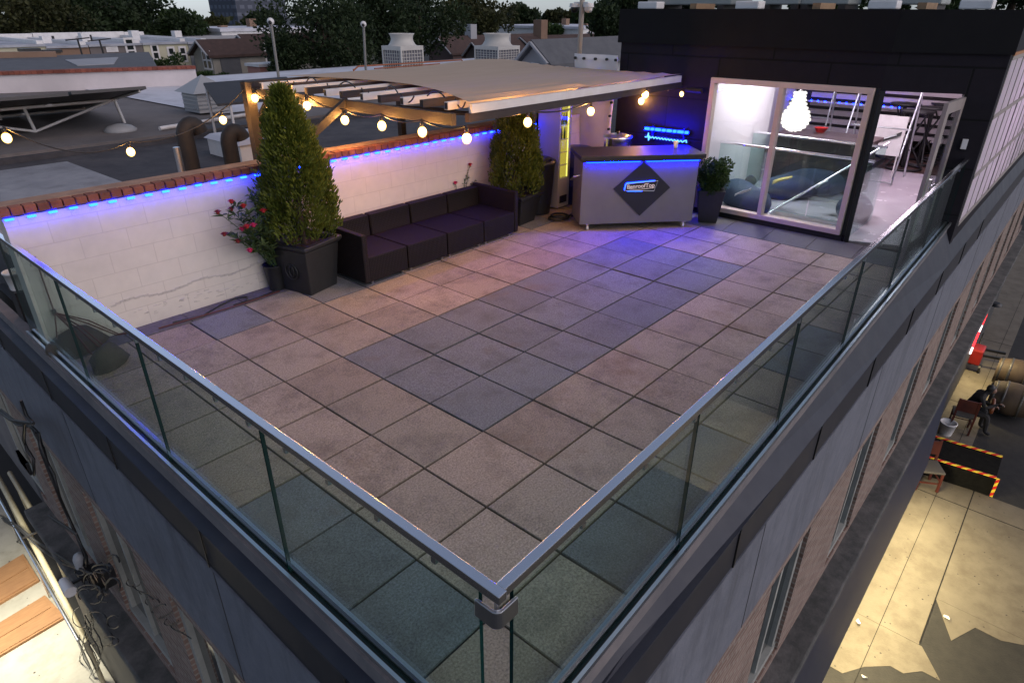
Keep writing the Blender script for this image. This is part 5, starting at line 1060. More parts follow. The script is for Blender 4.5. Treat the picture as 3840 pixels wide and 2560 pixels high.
t, A_, l, r = gable('grey gabled house with a small attic vent right of the cooling towers', 19, (1231, 101), (1197, 141), (1268, 149), 16, palew, greyr)
MB().box(18.93, 18.999, A_.y - .2, A_.y + .2, A_.z - 1.15, A_.z - .7).build('attic_vent', M['white'], t)
t, A_, l, r = gable('cream house with a brown shingle roof left of the pergola post', at(462, 97, 1, 44).x, (462, 97), (444, 122), (487, 131), 7.5, mat('cream_siding', (.30, .29, .25), (.25, .24, .21), scale=.8, rough=.8), brownr)
GX = at(462, 97, 1, 44).x; winmesh(t, [(A_.y - .7, at(475, 160, 0, GX).z), (A_.y - .1, at(475, 160, 0, GX).z)], 0, GX, .6, 1.2); winmesh(t, [(GX + 4.2, at(530, 153, 1, r.y).z), ], 1, r.y, .8, 1.4); MB().box(GX + .5, GX + 1.9, r.y - .06, r.y - .002, -3, r.z - .2).build('siding_strip', greyr, t)
gable('pale green house with a steep brown roof beside the cream house', at(556, 84, 1, 46).x, (556, 84), (536, 96), (588, 130), 12, palegreen, brownr)
PX = at(572, 178, 1, 36).x; p0, p1 = at(572, 178, 0, PX), at(600, 178, 0, PX); t = thing('porch_block', 'pink stucco porch block below the pale green house', 'porch', (PX, p0.y, -7)); MB().box(PX, PX + 2.5, p1.y, p0.y, -7, at(572, 152, 0, PX).z).build('wall', mat('pink_stucco', (.42, .2, .16), rough=.8), t); MB().box(PX - .1, PX + 2.6, p1.y - .1, p0.y + .1, at(572, 152, 0, PX).z + .001, at(572, 152, 0, PX).z + .15).build('roof_slab', M['white'], t)
gable('dark gabled house with a lit attic window between the cooling towers', 38, (1090, 100), (1070, 128), (1116, 132), 9, mat('brown_siding', (.13, .105, .095), rough=.85), brownr, chim=(3, .6, palew))
gable('long dark brown house roof behind the left cooling tower', 46, (1010, 88), (985, 120), (1040, 124), 16, mat('dark_brick_wall', (.09, .06, .055), rough=.9), brownr, chim=(4, 1.2, palew))
gable('dark house with a red brick chimney left of the tall camera pole', 44, (1200, 88), (1175, 112), (1230, 116), 15, bpy.data.materials['dark_brick_wall'], brownr, chim=(2, 1.4, M['redbrick']) if False else (2, 1.4, tanb))
for k, (px, py, w, d, h, lab, m_) in enumerate(((1235, 62, 13, 14, 2.2, 'distant white flat roof building left of the camera pole', palew), (1300, 58, 14, 16, 2.2, 'distant bright white roofed building behind the camera pole', M['white']), (1345, 70, 12, 10, 2.0, 'distant white roofed building right of the camera pole', M['white']), (1215, 72, 8, 8, 2.0, 'distant grey flat roof building near the tree mass', palew), (575, 62, 12, 10, 2, 'distant white building left of the dark tree mass', M['white']), (510, 78, 13, 12, 2, 'distant pale flat roof behind the brown roofed house', palew), (345, 72, 5, 7, 3, 'distant house with a pale blue gable above the rowhouses', palew), (215, 82, 6, 7, 3, 'distant house with a small white gable behind the rowhouses', palew), (390, 84, 6, 7, 3, 'distant house with a low white gable behind the cream rowhouse', palew))):
    Yd = 72 if px < 700 else 50; p = at(px, py, 1, Yd) if px < 700 else at(px, py, 0, 78)
    t = thing('distant_house', lab, 'house', (p.x, p.y, -7)); 
    if 'gable' in lab:
        mb = MB(); mb.prism([(p.x - w / 2, -7), (p.x - w / 2, p.z - 1.8), (p.x, p.z), (p.x + w / 2, p.z - 1.8), (p.x + w / 2, -7)], 1, p.y, p.y + d); mb.build('wall', m_, t); mb = MB(); mb.prism([(p.x - w / 2 - .3, p.z - 1.95), (p.x, p.z + .02), (p.x + w / 2 + .3, p.z - 1.95), (p.x + w / 2 + .3, p.z - 1.7), (p.x, p.z + .27), (p.x - w / 2 - .3, p.z - 1.7)], 1, p.y - .3, p.y + d); mb.build('roof', greyr, t)
    else:
        MB().box(p.x - w / 2, p.x + w / 2, p.y - d / 2, p.y + d / 2, -7, p.z - .3).build('wall', m_, t); rf = MB().box(p.x - w / 2 - .2, p.x + w / 2 + .2, p.y - d / 2 - .2, p.y + d / 2 + .2, p.z - .299, p.z).build('roof', m_ if m_ is palew else whiter, t); MB().box(p.x, p.x + .8, p.y, p.y + .8, p.z + .001, p.z + .8).build('chimney', tanb, rf); MB().box(p.x - w / 2 + 1, p.x - w / 2 + 2.5, p.y - d / 2 - .06, p.y - d / 2 - .002, p.z - 1.6, p.z - .7).build('window', M['winglass'], t)
# tall far block of flats
p = at(568, 10, 1, 330); t = thing('apartment_tower', 'tall grey apartment tower far off above the trees', 'building', (p.x, p.y, -7)); w = 13
tm = brickmat('tower_windows', 1, (.10, .12, .16), (.085, .10, .14), (.05, .06, .085), 4.0, 3.2, 1.0, bump=0); tm2 = brickmat('tower_windows_side', 0, (.12, .135, .175), (.10, .115, .15), (.06, .07, .095), 4.0, 3.2, 1.0, bump=0)
mb = MB(); mb.box(p.x - w, p.x + w, p.y - w, p.y + w, -7, 45); mb.build('wall', tm2, t); MB().box(p.x - w - .3, p.x - w - .02, p.y - w * .8, p.y + w * .8, -5, 43).build('balcony_bay', tm, t); MB().box(p.x - 5, p.x + 5, p.y - 5, p.y + 5, 45, 49).build('roof_house', palew, t)
# ------------------------------------------------------------------ trees
L_dark = leafmat('dark_crown_leaf', (.010, .021, .009), (.038, .06, .022)); L_olive = leafmat('olive_crown_leaf', (.022, .028, .010), (.072, .075, .026)); L_mid = leafmat('green_crown_leaf', (.014, .034, .011), (.054, .09, .026))
def tree(lab, px, ptop, pbot, wpx, dist_ax, n, lm, seed, size=None, grp='trees beyond the roofs'):
    ax, v = dist_ax; random.seed(seed); c = at(px, (ptop + pbot) / 2, ax, v); top = at(px, ptop, ax, v); bot = at(px, pbot, ax, v); D = (c - CAM).length
    W = wpx / 1483 * D; H = top.z - bot.z; g = Vector((c.x, c.y, -7)); t = thing('tree', lab, 'tree', g, grp); cl = []
    for k in range(34):
        f = random.random(); rr = math.sqrt(max(.05, 1 - (2 * f - 1) ** 2)) * .5 * W * (1 - .15 * f); a = random.uniform(0, 2 * PI); q = math.sqrt(random.random()) * .85
        r = random.uniform(.13, .24) * min(W, H * 1.3); cl.append(((c.x + rr * q * math.cos(a), c.y + rr * q * math.sin(a), bot.z + r * .6 + f * (H - r * 1.4)), r, random.uniform(.65, .95)))
    s = size or max(.16, D * .0042)
    crown(cl, n, s, .3, .35).build('crown', lm, t, fix=False)
    mb = MB(); tb = Vector((c.x, c.y, bot.z + H * .45)); mb.tube([g, g.lerp(tb, .5) + Vector((.2, .1, 0)), tb], [.45, .32, .2], 8)
    for k in range(7):
        q = cl[k * 4][0]; mb.tube([tb - Vector((0, 0, H * .25 * random.random())), (tb + Vector(q)) / 2 + Vector((0, 0, .3)), q], [.16, .1, .04], 6)
    mb.build('trunk', BARK, t)
TR = [('broad dark tree at the far left behind the rowhouses', 55, -40, 112, 230, (1, 66), L_olive, 6000), ('tall dark tree left of centre above the tan rowhouse', 190, -60, 110, 230, (1, 70), L_dark, 6000), ('dark rounded tree behind the grey and cream rowhouses', 330, -22, 108, 230, (1, 72), L_dark, 6500), ('dark tree sloping down beside the gap of sky', 415, 20, 100, 105, (1, 70), L_mid, 3500),
      ('olive tree rising far behind the leftmost rowhouse', 110, -70, 60, 220, (1, 80), L_olive, 4500), ('thinner tree filling the space above the cream rowhouse', 250, -50, 70, 150, (1, 82), L_mid, 4000),
      ('small tree standing before the apartment tower', 495, 40, 74, 50, (1, 110), L_olive, 2500), ('dark tree hiding the foot of the apartment tower', 600, 26, 80, 90, (1, 95), L_dark, 3500),
      ('huge dark tree filling the centre behind the thin masts', 740, -50, 178, 260, (1, 34), L_dark, 12000), ('big dark tree behind the left cooling tower', 870, -70, 160, 230, (1, 38), L_dark, 9000), ('dark leafy tree between the two cooling towers', 960, -60, 128, 190, (1, 42), L_dark, 7500), ('olive tree above the right cooling tower', 1090, -14, 88, 230, (0, 62), L_olive, 6500), ('dark low tree left of the big centre tree by the pale green house', 650, 70, 185, 90, (1, 33), L_dark, 4500),
      ('dark tree leaning against the left end of the rooftop room', 1395, 4, 98, 85, (0, 40), L_dark, 4500), ('dark tree behind the left end of the rooftop room roof', 1450, -25, 40, 150, (0, 48), L_dark, 4500), ('small green tree among the distant white roofs', 1264, 58, 84, 70, (0, 70), L_mid, 2200),
      ('olive tree far behind the distant white roofs', 1290, 22, 66, 130, (0, 130), L_olive, 3500), ('green tree right of the far olive tree', 1350, 14, 60, 100, (0, 125), L_mid, 3000), ('dark tree far behind the right cooling tower', 1195, 10, 60, 120, (0, 115), L_dark, 3000),
      ('tree showing over the middle of the room roof', 1900, -30, 30, 240, (0, 45), L_mid, 4500), ('tree showing over the right part of the room roof', 2130, -40, 28, 260, (0, 42), L_mid, 4500), ('dark tree showing over the left units on the room roof', 1620, -30, 30, 220, (0, 50), L_dark, 4000), ('tree at the far right above the room roof', 2330, -40, 26, 180, (0, 44), L_dark, 3000)]
for k, (lab, px, pt, pb, w, ax, lm, n) in enumerate(TR): tree(lab, px, pt, pb, w, ax, n, lm, 100 + k)
for k, (px, py, w, h, Yd, lab) in enumerate(((384, 155, 62, 34, 40, 'round dark bush in front of the cream rowhouse windows'), (487, 186, 44, 26, 30, 'low green bush at the foot of the brown roofed house'))):
    c = at(px, py, 1, Yd); D = (c - CAM).length; W = w / 1483 * D; random.seed(300 + k); t = thing('bush', lab, 'bush', (c.x, c.y, c.z - 2)); cl = [((c.x + random.uniform(-.5, .5) * W, c.y + random.uniform(-.4, .4) * W, c.z + random.uniform(-.3, .25) * W), W * .2, .8) for _ in range(14)]
    crown(cl, 2600, .14, .4, .3).build('crown', L_mid, t, fix=False); MB().tube([(c.x, c.y, -7), c], .12, 6).build('trunk', BARK, t)
random.seed(77); cl = []
for k in range(330):
    a = math.radians(random.uniform(-22, 100)); d = random.uniform(150, 420); r_ = random.uniform(5, 8); cl.append(((CAM.x + d * math.cos(a), CAM.y + d * math.sin(a), random.uniform(-1.5, 2.2) - r_ * .8), r_, .75))
o = crown(cl, 20000, 1.5, .3, .5).build('far_woods', L_olive, fix=False); o['kind'] = 'stuff'
# ------------------------------------------------------------------ street
GZ = -7.0
struct(MB().box(-900, 900, -900, 900, GZ - .5, GZ - .02).build('ground', mat('far_ground', (.02, .02, .02), (.03, .029, .026), scale=.05, rough=.95)))
struct(MB().box(-30, 80, -14, -1.6, GZ - .0199, GZ - .006).build('road', mat('road_asphalt', (.015, .0145, .014), (.025, .024, .022), scale=4, rough=.85, bump=.4, bscale=30, dirt=(.036, .033, .03), dscale=1.2, damt=.5)))
def walkmat(name, c1, c2):
    m = mat(name, c1, c2, scale=2.2, rough=.8, bump=.25, bscale=35, dirt=(c1[0] * .55, c1[1] * .5, c1[2] * .45), dscale=1.1, damt=.55); N, L = nt(m); b = N['Principled BSDF']; old = b.inputs['Base Color'].links[0].from_socket
    tc = [n for n in N if n.type == 'TEX_COORD'][0]; v = N.new('ShaderNodeTexVoronoi'); v.inputs['Scale'].default_value = 6.5; v.inputs['Randomness'].default_value = 1; L.new(tc.outputs['Object'], v.inputs['Vector']); r = N.new('ShaderNodeMath'); r.operation = 'LESS_THAN'; r.inputs[1].default_value = .11; L.new(v.outputs['Distance'], r.inputs[0])
    n_ = N.new('ShaderNodeTexNoise'); n_.inputs['Scale'].default_value = 1.7; L.new(tc.outputs['Object'], n_.inputs['Vector']); g = N.new('ShaderNodeMath'); g.operation = 'GREATER_THAN'; g.inputs[1].default_value = .5; L.new(n_.outputs['Fac'], g.inputs[0]); mm_ = N.new('ShaderNodeMath'); mm_.operation = 'MULTIPLY'; L.new(r.outputs[0], mm_.inputs[0]); L.new(g.outputs[0], mm_.inputs[1])
    x = N.new('ShaderNodeMix'); x.data_type = 'RGBA'; L.new(mm_.outputs[0], x.inputs['Factor']); L.new(old, x.inputs[6]); x.inputs[7].default_value = (.04, .035, .03, 1); L.new(x.outputs[2], b.inputs['Base Color']); return m
wk = walkmat('sidewalk_concrete', (.16, .14, .105), (.125, .108, .08))
xs = [-20, 4.2, 7.2, 12.2, 17.2, 22.4, 28, 40, 60]; mb = MB()
edge = [at(*q, 2, GZ) for q in ((1935, 1545), (1985, 1530), (2045, 1528), (2075, 1545), (2118, 1540), (2160, 1562), (2185, 1470), (2240, 1440), (2300, 1470), (2352, 1480))]
mb.box(7.55, 13.0, -3.25, -1.6, GZ - .0195, GZ); mb.box(8.9, 13.0, -6.5, -3.256, GZ - .0194, GZ - .0005); mb.box(13.004, 60, -2.9, -1.6, GZ - .0195, GZ)
pl = [(7.546, -1.6), (7.546, -3.25)] + [(p.x, p.y) for p in reversed(edge[:6])] + [(3.0, -2.2), (3.0, -1.6)]
mb.prism([(7.546, -1.6)] + [(p.x, p.y) for p in [edge[0]]] + [(7.546, -3.25)], 2, GZ - .0193, GZ - .0003) if False else None
ep = [(p.x, p.y) for p in edge[:6]]
mb.prism([(7.545, -1.6), (ep[0][0], -1.6)] + ep + [(7.545, -3.30)], 2, GZ - .0193, GZ - .0004)
ep2 = [(p.x, p.y) for p in edge[6:]]
mb.prism([(8.896, -3.256), ep2[0]] + ep2[1:] + [(8.896, -4.9)], 2, GZ - .0192, GZ - .0006) if False else None
mb.prism([(8.896, -3.256)] + ep2 + [(8.896, ep2[-1][1])], 2, GZ - .0191, GZ - .0007)

o = mb.build('sidewalk', wk); struct(o)
MB_ = MB()
for x in (12.2, 17.2, 22.4): MB_.box(x, x + .02, -4.3 if x < 13 else -2.9, -1.6, GZ + .0005, GZ + .003)
MB_.box(7.6, 13, -3.263, -3.243, GZ + .0005, GZ + .0031); MB_.box(5.0, 40, -2.62, -2.61, GZ + .0004, GZ + .0029)
struct(MB_.build('sidewalk_joint', M['gap']))
struct(MB().box(-3.9, -2.07, -1.5, 60, GZ - .0197, GZ - .001).build('side_pavement', walkmat('side_walk_concrete', (.42, .40, .34), (.35, .335, .28))))
# cellar hatch panels on the side pavement
hm = mat('orange_wood', (.36, .19, .085), (.29, .15, .065), scale=4, rough=.7, stretch=(1, 8, 1), dirt=(.2, .1, .05), damt=.5)
for lab, q in (('orange-brown timber hatch in the side pavement, farther of the two', ((-60, 1345), (55, 1275), (92, 1335), (-60, 1425))), ('orange-brown timber hatch in the side pavement, nearer of the two', ((-60, 1470), (105, 1370), (152, 1420), (-60, 1545)))):
    P_ = [at(*k, 2, GZ) for k in q]; c = sum(P_, Vector()) / 4; t = thing('timber_hatch', lab, 'hatch', c)
    def inset(f, z): return [(c.x + (p.x - c.x) * f, c.y + (p.y - c.y) * f, GZ + z) for p in P_]
    mb = MB(); mb.hexa(inset(1, 0.0), inset(1, .05)); mb.build('frame', hm, t); mb = MB(); mid = [(P_[0] + P_[3]) / 2, (P_[1] + P_[2]) / 2]
    for s, (u, v_) in enumerate(((P_[0], P_[1]), (P_[3], P_[2]))):
        b_ = [u.lerp(c, .1), v_.lerp(c, .1), mid[1].lerp(u if False else v_, .03).lerp(c, .1), mid[0].lerp(u, .03).lerp(c, .1)]; mb.hexa([(p.x, p.y, GZ + .051) for p in b_], [(p.x, p.y, GZ + .065) for p in b_])
    mb.build('board', hm, t)
# pipes and cables on the left facade
pm = mat('cream_pipe', (.45, .41, .28), (.35, .3, .19), scale=3, rough=.5)
for lab, q0, q1, z, r in (('cream steel pipe rail along the side street, outer of the two', (-10, 1085), (200, 1478), -5.9, .05), ('cream steel pipe rail along the side street, inner of the two', (22, 1085), (232, 1440), -5.9, .045), ('thin grey conduit along the pipe rails', (-10, 1130), (180, 1470), -5.95, .025)):
    a = at(*q0, 2, z); b = at(*q1, 2, z); t = thing('pipe_rail', lab, 'pipe', (a.x, a.y, GZ)); MB().tube([a, b], r, 8).build('pipe', pm if 'grey' not in lab else M['alu'], t)
    for f in (.1, .5, .97): p = a.lerp(b, f); MB().tube([p, (p.x, p.y, GZ)], r * .8, 6).build('post', pm if 'grey' not in lab else M['alu'], t)
cb = thing('cable_bundle', 'tangled black utility cables running down the side of the building', 'cables', (-2.2, 1, -3)); mb = MB(); r9 = random.Random(12)
KX = -2.10
def onx(px, py, x=KX): return at(px, py, 0, x)
def zc(x, y): return (x * .4141, 918.7 + y * .4141)
main = [(0, 60), (90, 130), (170, 140), (205, 180), (230, 260), (290, 420), (350, 560), (430, 750), (480, 860), (470, 930), (520, 1030), (600, 1080)]
for k in range(5): mb.tube([onx(*zc(x + r9.uniform(-12, 12), y + r9.uniform(-10, 10)), KX - .05 * r9.random()) for x, y in main], .012, 5)
for pth in ([(0, 640), (100, 700), (200, 780), (330, 870), (430, 930), (500, 960)], [(0, 655), (120, 730), (230, 830), (340, 900), (470, 950)], [(0, 790), (60, 800), (130, 760), (210, 730)], [(140, 130), (130, 220), (150, 280), (190, 330), (185, 410)], [(120, 0), (150, 90), (190, 130)], [(270, 640), (330, 680), (420, 740)], [(0, 70), (60, 110), (180, 130)]):
    for k in range(2): mb.tube([onx(*zc(x + r9.uniform(-6, 6), y + r9.uniform(-6, 6)), KX - .08) for x, y in pth], .014, 5)
for k in range(16):
    cxp, cyp = r9.uniform(430, 640), r9.uniform(900, 1340); R1, R2 = r9.uniform(25, 70), r9.uniform(20, 60); a0 = r9.uniform(0, 6)
    mb.tube([onx(*zc(cxp + R1 * math.cos(a0 + a * .45), cyp + R2 * math.sin(a0 + a * .45)), KX - .1 - .01 * k) for a in range(int(r9.uniform(7, 15)))], .007, 4)
for k in range(7):
    x0 = 470 + 10 * k; mb.tube([onx(*zc(x0 + 40 * math.sin(q * .9 + k), 1190 + q * 55 + 12 * k), KX - .22) for q in range(6)], .006, 4)
for k in range(9):
    cxp, cyp = 740 + k * 35, 1010 + k * 36; mb.tube([onx(*zc(cxp + 40 * math.cos(a * .5), cyp + 24 * math.sin(a * .5 + k)), -1.98) for a in range(9)], .005, 4)
mb.build('cable', M['black'], cb)
for k in range(14): p = onx(*zc(490 + r9.uniform(-70, 120), 950 + r9.uniform(-70, 110))); MB().box(p.x - .05, p.x + .05, p.y - .05, p.y + .06, p.z - .04, p.z + .05).build('splice_box', M['black'], cb)
p = onx(*zc(445, 885), -2.14); t = thing('meter_box', 'small pale junction box among the black cables', 'junction box', p); MB().lathe(p, [(.07, -.09), (.07, .03), (.05, .08), (0, .1)], 12).build('cover', gal, t); MB().box(p.x - .02, p.x + .06, p.y - .03, p.y + .03, p.z - .12, p.z - .0901).build('bracket', M['black'], t)
p = onx(*zc(370, 1030), -2.36); t = thing('wall_camera', 'white bullet camera sticking out above the side street', 'camera', p); MB().tube([p + Vector((0, .11, 0)), p + Vector((0, -.13, 0))], [.05, .065], 12).build('camera_body', M['white'], t); MB().bar(p, p + Vector((.3, 0, .0)), .03, .03).build('arm', M['black'], t)
p = at(12, 1300, 0, -2.5); t = thing('street_lamp', 'black street lamp head at the left edge over the side street', 'lamp', p); MB().sphere(p, .19, 16, 10, (1, 1.15, .42)).build('lamp_head', M['black'], t); MB().tube([p + Vector((-.05, 0, -.05)), (p.x - .15, p.y + .1, GZ)], .05, 8).build('post', M['black'], t)
mb = MB(); 
for k in range(26):
    y = at(*zc(20 + k * 10.2, 90 + k * 22), 0, -1.965).y; mb.box(-1.99, -1.951, y, y + .06, -3.0, -2.80)
mb.build('brick_dentil', M['redbrick'] if False else M['black'], bld)
# far right street furniture
def on(px, py, z=GZ): return at(px, py, 2, z)
chw = mat('dark_red_wood', (.10, .022, .014), (.06, .014, .01), scale=5, rough=.45); seatm = mat('chair_seat', (.07, .065, .06), rough=.7)
def chair(lab, px, py, rot, s=1.0):
    p = on(px, py); t = thing('wooden_chair', lab, 'chair', p, 'dark wooden chairs on the pavement'); t.rotation_euler.z = 0; Mx = Matrix.Translation(p) @ Matrix.Rotation(rot, 4, 'Z') @ Matrix.Scale(s, 4)
    for x, y, h in ((-.2, -.2, .44), (.2, -.2, .44), (-.2, .2, .95), (.2, .2, .95)): m_ = MB(); m_.bar((x, y, 0), (x, y + (.06 if h > .5 else 0), h), .04, .04, (1, 0, 0)); m_.xf(Mx).build('leg', chw, t)
    m_ = MB(); m_.box(-.23, .23, -.23, .22, .441, .49); m_.xf(Mx).build('seat', seatm, t, bevel=.015); m_ = MB(); m_.box(-.18, .18, .22, .25, .62, .93); m_.xf(Mx).build('backrest', chw, t)
    m_ = MB(); m_.bar((-.2, -.2, .2), (.2, -.2, .2), .025, .025); m_.bar((-.2, -.2, .25), (-.2, .2, .25), .025, .025); m_.bar((.2, -.2, .25), (.2, .2, .25), .025, .025); m_.xf(Mx).build('stretcher', chw, t)
chair('dark red wooden chair in front of the black ramp with hazard tape', 2118, 1112, math.radians(-60), 1.15)
chair('dark red wooden chair the hunched person sits on', 2200, 985, math.radians(100), 1.1)
bench = thing('loading_ramp', 'black stepped ramp edged with red and yellow hazard tape on the pavement', 'ramp', on(2200, 1080))
def hz():
    m = bpy.data.materials.new('hazard_tape'); m.use_nodes = True; N, L = nt(m); b = N['Principled BSDF']; tc = N.new('ShaderNodeTexCoord'); w = N.new('ShaderNodeTexWave'); w.inputs['Scale'].default_value = 3.4; w.bands_direction = 'DIAGONAL'; L.new(tc.outputs['Object'], w.inputs['Vector']); r = N.new('ShaderNodeValToRGB'); r.color_ramp.interpolation = 'CONSTANT'; r.color_ramp.elements[0].color = (.6, .02, .01, 1); r.color_ramp.elements[1].color = (.8, .6, .05, 1); r.color_ramp.elements[1].position = .5; L.new(w.outputs['Fac'], r.inputs[0]); L.new(r.outputs[0], b.inputs['Base Color']); return m
HZ = hz(); zt1 = GZ + .55
q = [at(*k, 2, GZ + .5) for k in ((2108, 1043), (2288, 1098), (2302, 1050), (2130, 998))]; mb = MB(); mb.hexa([(p.x, p.y, GZ + .002) for p in q], [(p.x, p.y, GZ + .5) for p in q]); mb.build('ramp_body', mat('ramp_rubber', (.006, .006, .006), (.011, .011, .01), scale=9, rough=.95, spec=.1), bench)
for i, j in ((0, 1), (3, 2)): m_ = MB(); m_.bar(q[i] + Vector((0, 0, .02)), q[j] + Vector((0, 0, .02)), .06, .03); m_.build('hazard_edge', HZ, bench)
m_ = MB(); m_.bar(q[1] + Vector((-.03, -.04, .03)), Vector((q[1].x - .03, q[1].y - .04, GZ + .02)), .06, .03, (1, 0, 0)); m_.build('hazard_edge', HZ, bench)
p = on(2170, 995); t = thing('plastic_bucket', 'white bucket beside the seated person on the pavement', 'bucket', p); MB().lathe(p, [(.15, 0), (.19, .33), (.205, .33), (.205, .36), (.18, .36), (.15, .02)], 16).build('bucket_body', M['white'], t); MB().lathe(p, [(.0, .10), (.165, .11)], 14).build('contents', M['black'], t)
# barrels beside the road
wood = mat('barrel_wood', (.055, .037, .025), (.08, .055, .037), scale=6, rough=.7, stretch=(1, 1, .2)); hoop = mat('barrel_hoop', (.10, .095, .09), rough=.5, metal=.6)
for lab, px, py in (('wooden barrel lying at the kerb, farther of the two', 2335, 860), ('wooden barrel lying at the kerb, nearer of the two', 2325, 915)):
    p = on(px, py, GZ + .5); t = thing('wooden_barrel', lab, 'barrel', (p.x, p.y, GZ)); Mx = Matrix.Translation((p.x, p.y, GZ + .48)) @ Matrix.Rotation(PI / 2, 4, 'X') @ Matrix.Rotation(.3, 4, 'Z')
    m_ = MB(); m_.lathe((0, 0, 0), [(.36, -.5), (.44, -.25), (.47, 0), (.44, .25), (.36, .5)], 20); m_.xf(Mx).build('staves', wood, t)
    for z in (-.42, -.2, .2, .42): m_ = MB(); r = .475 - abs(z) ** 1.8 * .42; m_.lathe((0, 0, z - .03), [(r, 0), (r + .008, .0), (r + .008, .06), (r, .06)], 20); m_.xf(Mx).build('hoop', hoop, t)
tr = thing('trolley', 'dark rail trolley reaching from the kerb wall to the barrels', 'trolley', on(2285, 815))
for y0, y1 in ((797, 812), (812, 826)): a = at(2236, y0, 2, GZ + .5); b = at(2310, y1, 2, GZ + .5); m_ = MB(); m_.bar(a, b, .07, .07); m_.build('rail', M['black'], tr)
for px, py in ((2240, 806), (2306, 820)): p = at(px, py, 2, GZ + .46); MB().tube([(p.x, p.y, GZ), p], .04, 6).build('leg', M['black'], tr)
p = on(2228, 845); t = thing('red_cart', 'small red hand cart by the corner of the awning', 'cart', p); rm = mat('red_metal', (.3, .015, .012), (.2, .01, .01), scale=4, rough=.45)
MB().box(p.x - .3, p.x + .3, p.y - .2, p.y + .2, GZ + .25, GZ + .75).build('tub', rm, t, bevel=.04); MB().tube([(p.x + .3, p.y, GZ + .6), (p.x + .6, p.y, GZ + 1.0)], .025, 6).build('handle', M['black'], t)
for s in (-1, 1): MB().tube([(p.x - .15, p.y + s * .2, GZ + .13), (p.x - .15, p.y + s * .26, GZ + .13)], .13, 12).build('wheel', M['black'], t)
rs = thing('neon_strip', 'red and white light strip along the shop front below the awning', 'light strip', on(2260, 720))
for k in range(9):
    f0, f1 = k / 9, (k + .8) / 9; a = Vector(at(2228, 812, 1, -2.07)); b = Vector(at(2291, 662, 1, -2.07)); m_ = MB(); m_.bar(a.lerp(b, f0), a.lerp(b, f1), .05, .05); m_.build('tube_red' if k % 3 else 'tube_white', emis('neon_red', (1, .03, .04), 5) if k == 1 else (bpy.data.materials['neon_red'] if k % 3 else (emis('neon_pale', (1, .8, .8), 4) if k == 0 else bpy.data.materials['neon_pale'])), rs)
for k, (px, py) in enumerate(((1972, 1430), (2172, 1418), (2240, 1545) if False else (1985, 1550))):
    p = on(px, py, GZ + .01); m_ = MB(); random.seed(k + 5); g = [(p.x + random.uniform(-.07, .07), p.y + random.uniform(-.07, .07), GZ + .005 + random.uniform(0, .05)) for _ in range(5)]; m_.add(g, [(0, 1, 2), (0, 2, 3), (1, 3, 4), (0, 3, 4), (1, 2, 4)]); tag(m_.build('litter', M['white']), ('crumpled white paper on the lit pavement nearest the awning', 'crumpled white paper by the dark asphalt patch', 'scrap of white litter at the bottom edge of the pavement')[k], 'litter')
# ------------------------------------------------------------------ seated person
pr = thing('person', 'person in dark clothes hunched on a chair holding an instrument', 'person', on(2212, 975)); P0 = on(2205, 978)
PMx = Matrix.Translation(P0) @ Matrix.Rotation(math.radians(-80), 4, 'Z')
def skin(name, verts, edges, radii, m_, root=0, parent=pr, sub=1):
    me = bpy.data.meshes.new(name); me.from_pydata([PMx @ Vector(v) - parent_loc for v in verts], edges, []); o = bpy.data.objects.new(name, me); COL.objects.link(o); o.parent = parent; me.materials.append(m_)
    o.modifiers.new('skin', 'SKIN'); 
    for i, r in enumerate(radii): me.skin_vertices[0].data[i].radius = (r, r)
    me.skin_vertices[0].data[root].use_root = True; s = o.modifiers.new('sub', 'SUBSURF'); s.levels = s.render_levels = sub
    for p in me.polygons: p.use_smooth = True
    return o
parent_loc = pr.location.copy()
cl_ = mat('dark_clothes', (.009, .0085, .010), (.015, .014, .016), scale=10, rough=.85); sk = mat('skin', (.20, .11, .08), rough=.6)
# faces +x in its own frame, hips on the seat, bent forward
V_ = [(0, 0, .56), (.06, 0, .75), (.16, 0, .95), (.22, 0, 1.08), (.28, 0, 1.14), (.34, 0, 1.22), (.37, 0, 1.30),
      (.02, .10, .55), (.44, .14, .57), (.42, .15, .10), (.55, .15, .05), (.02, -.10, .55), (.46, -.15, .56), (.52, -.16, .10), (.65, -.16, .05),
      (.20, .20, 1.04), (.28, .27, .80), (.48, .16, .72), (.54, .12, .74), (.20, -.20, 1.04), (.32, -.26, .82), (.54, -.12, .90), (.60, -.09, .93)]
E_ = [(0, 1), (1, 2), (2, 3), (3, 4), (4, 5), (5, 6), (0, 7), (7, 8), (8, 9), (9, 10), (0, 11), (11, 12), (12, 13), (13, 14), (3, 15), (15, 16), (16, 17), (17, 18), (3, 19), (19, 20), (20, 21), (21, 22)]
Rr = [.15, .15, .165, .13, .06, .095, .09, .11, .085, .055, .05, .11, .085, .055, .05, .075, .055, .04, .035, .075, .055, .04, .035]
body = skin('body', V_, E_, Rr, cl_, 0)
for nm, c, r, m_ in (('face', (.40, 0, 1.235), .075, sk), ('hair', (.335, 0, 1.285), .098, M['black'])): h = MB(); h.sphere((0, 0, 0), r, 14, 10, (1, .85, 1.1)); h.xf(PMx @ Matrix.Translation(c)); h.build(nm, m_, pr)
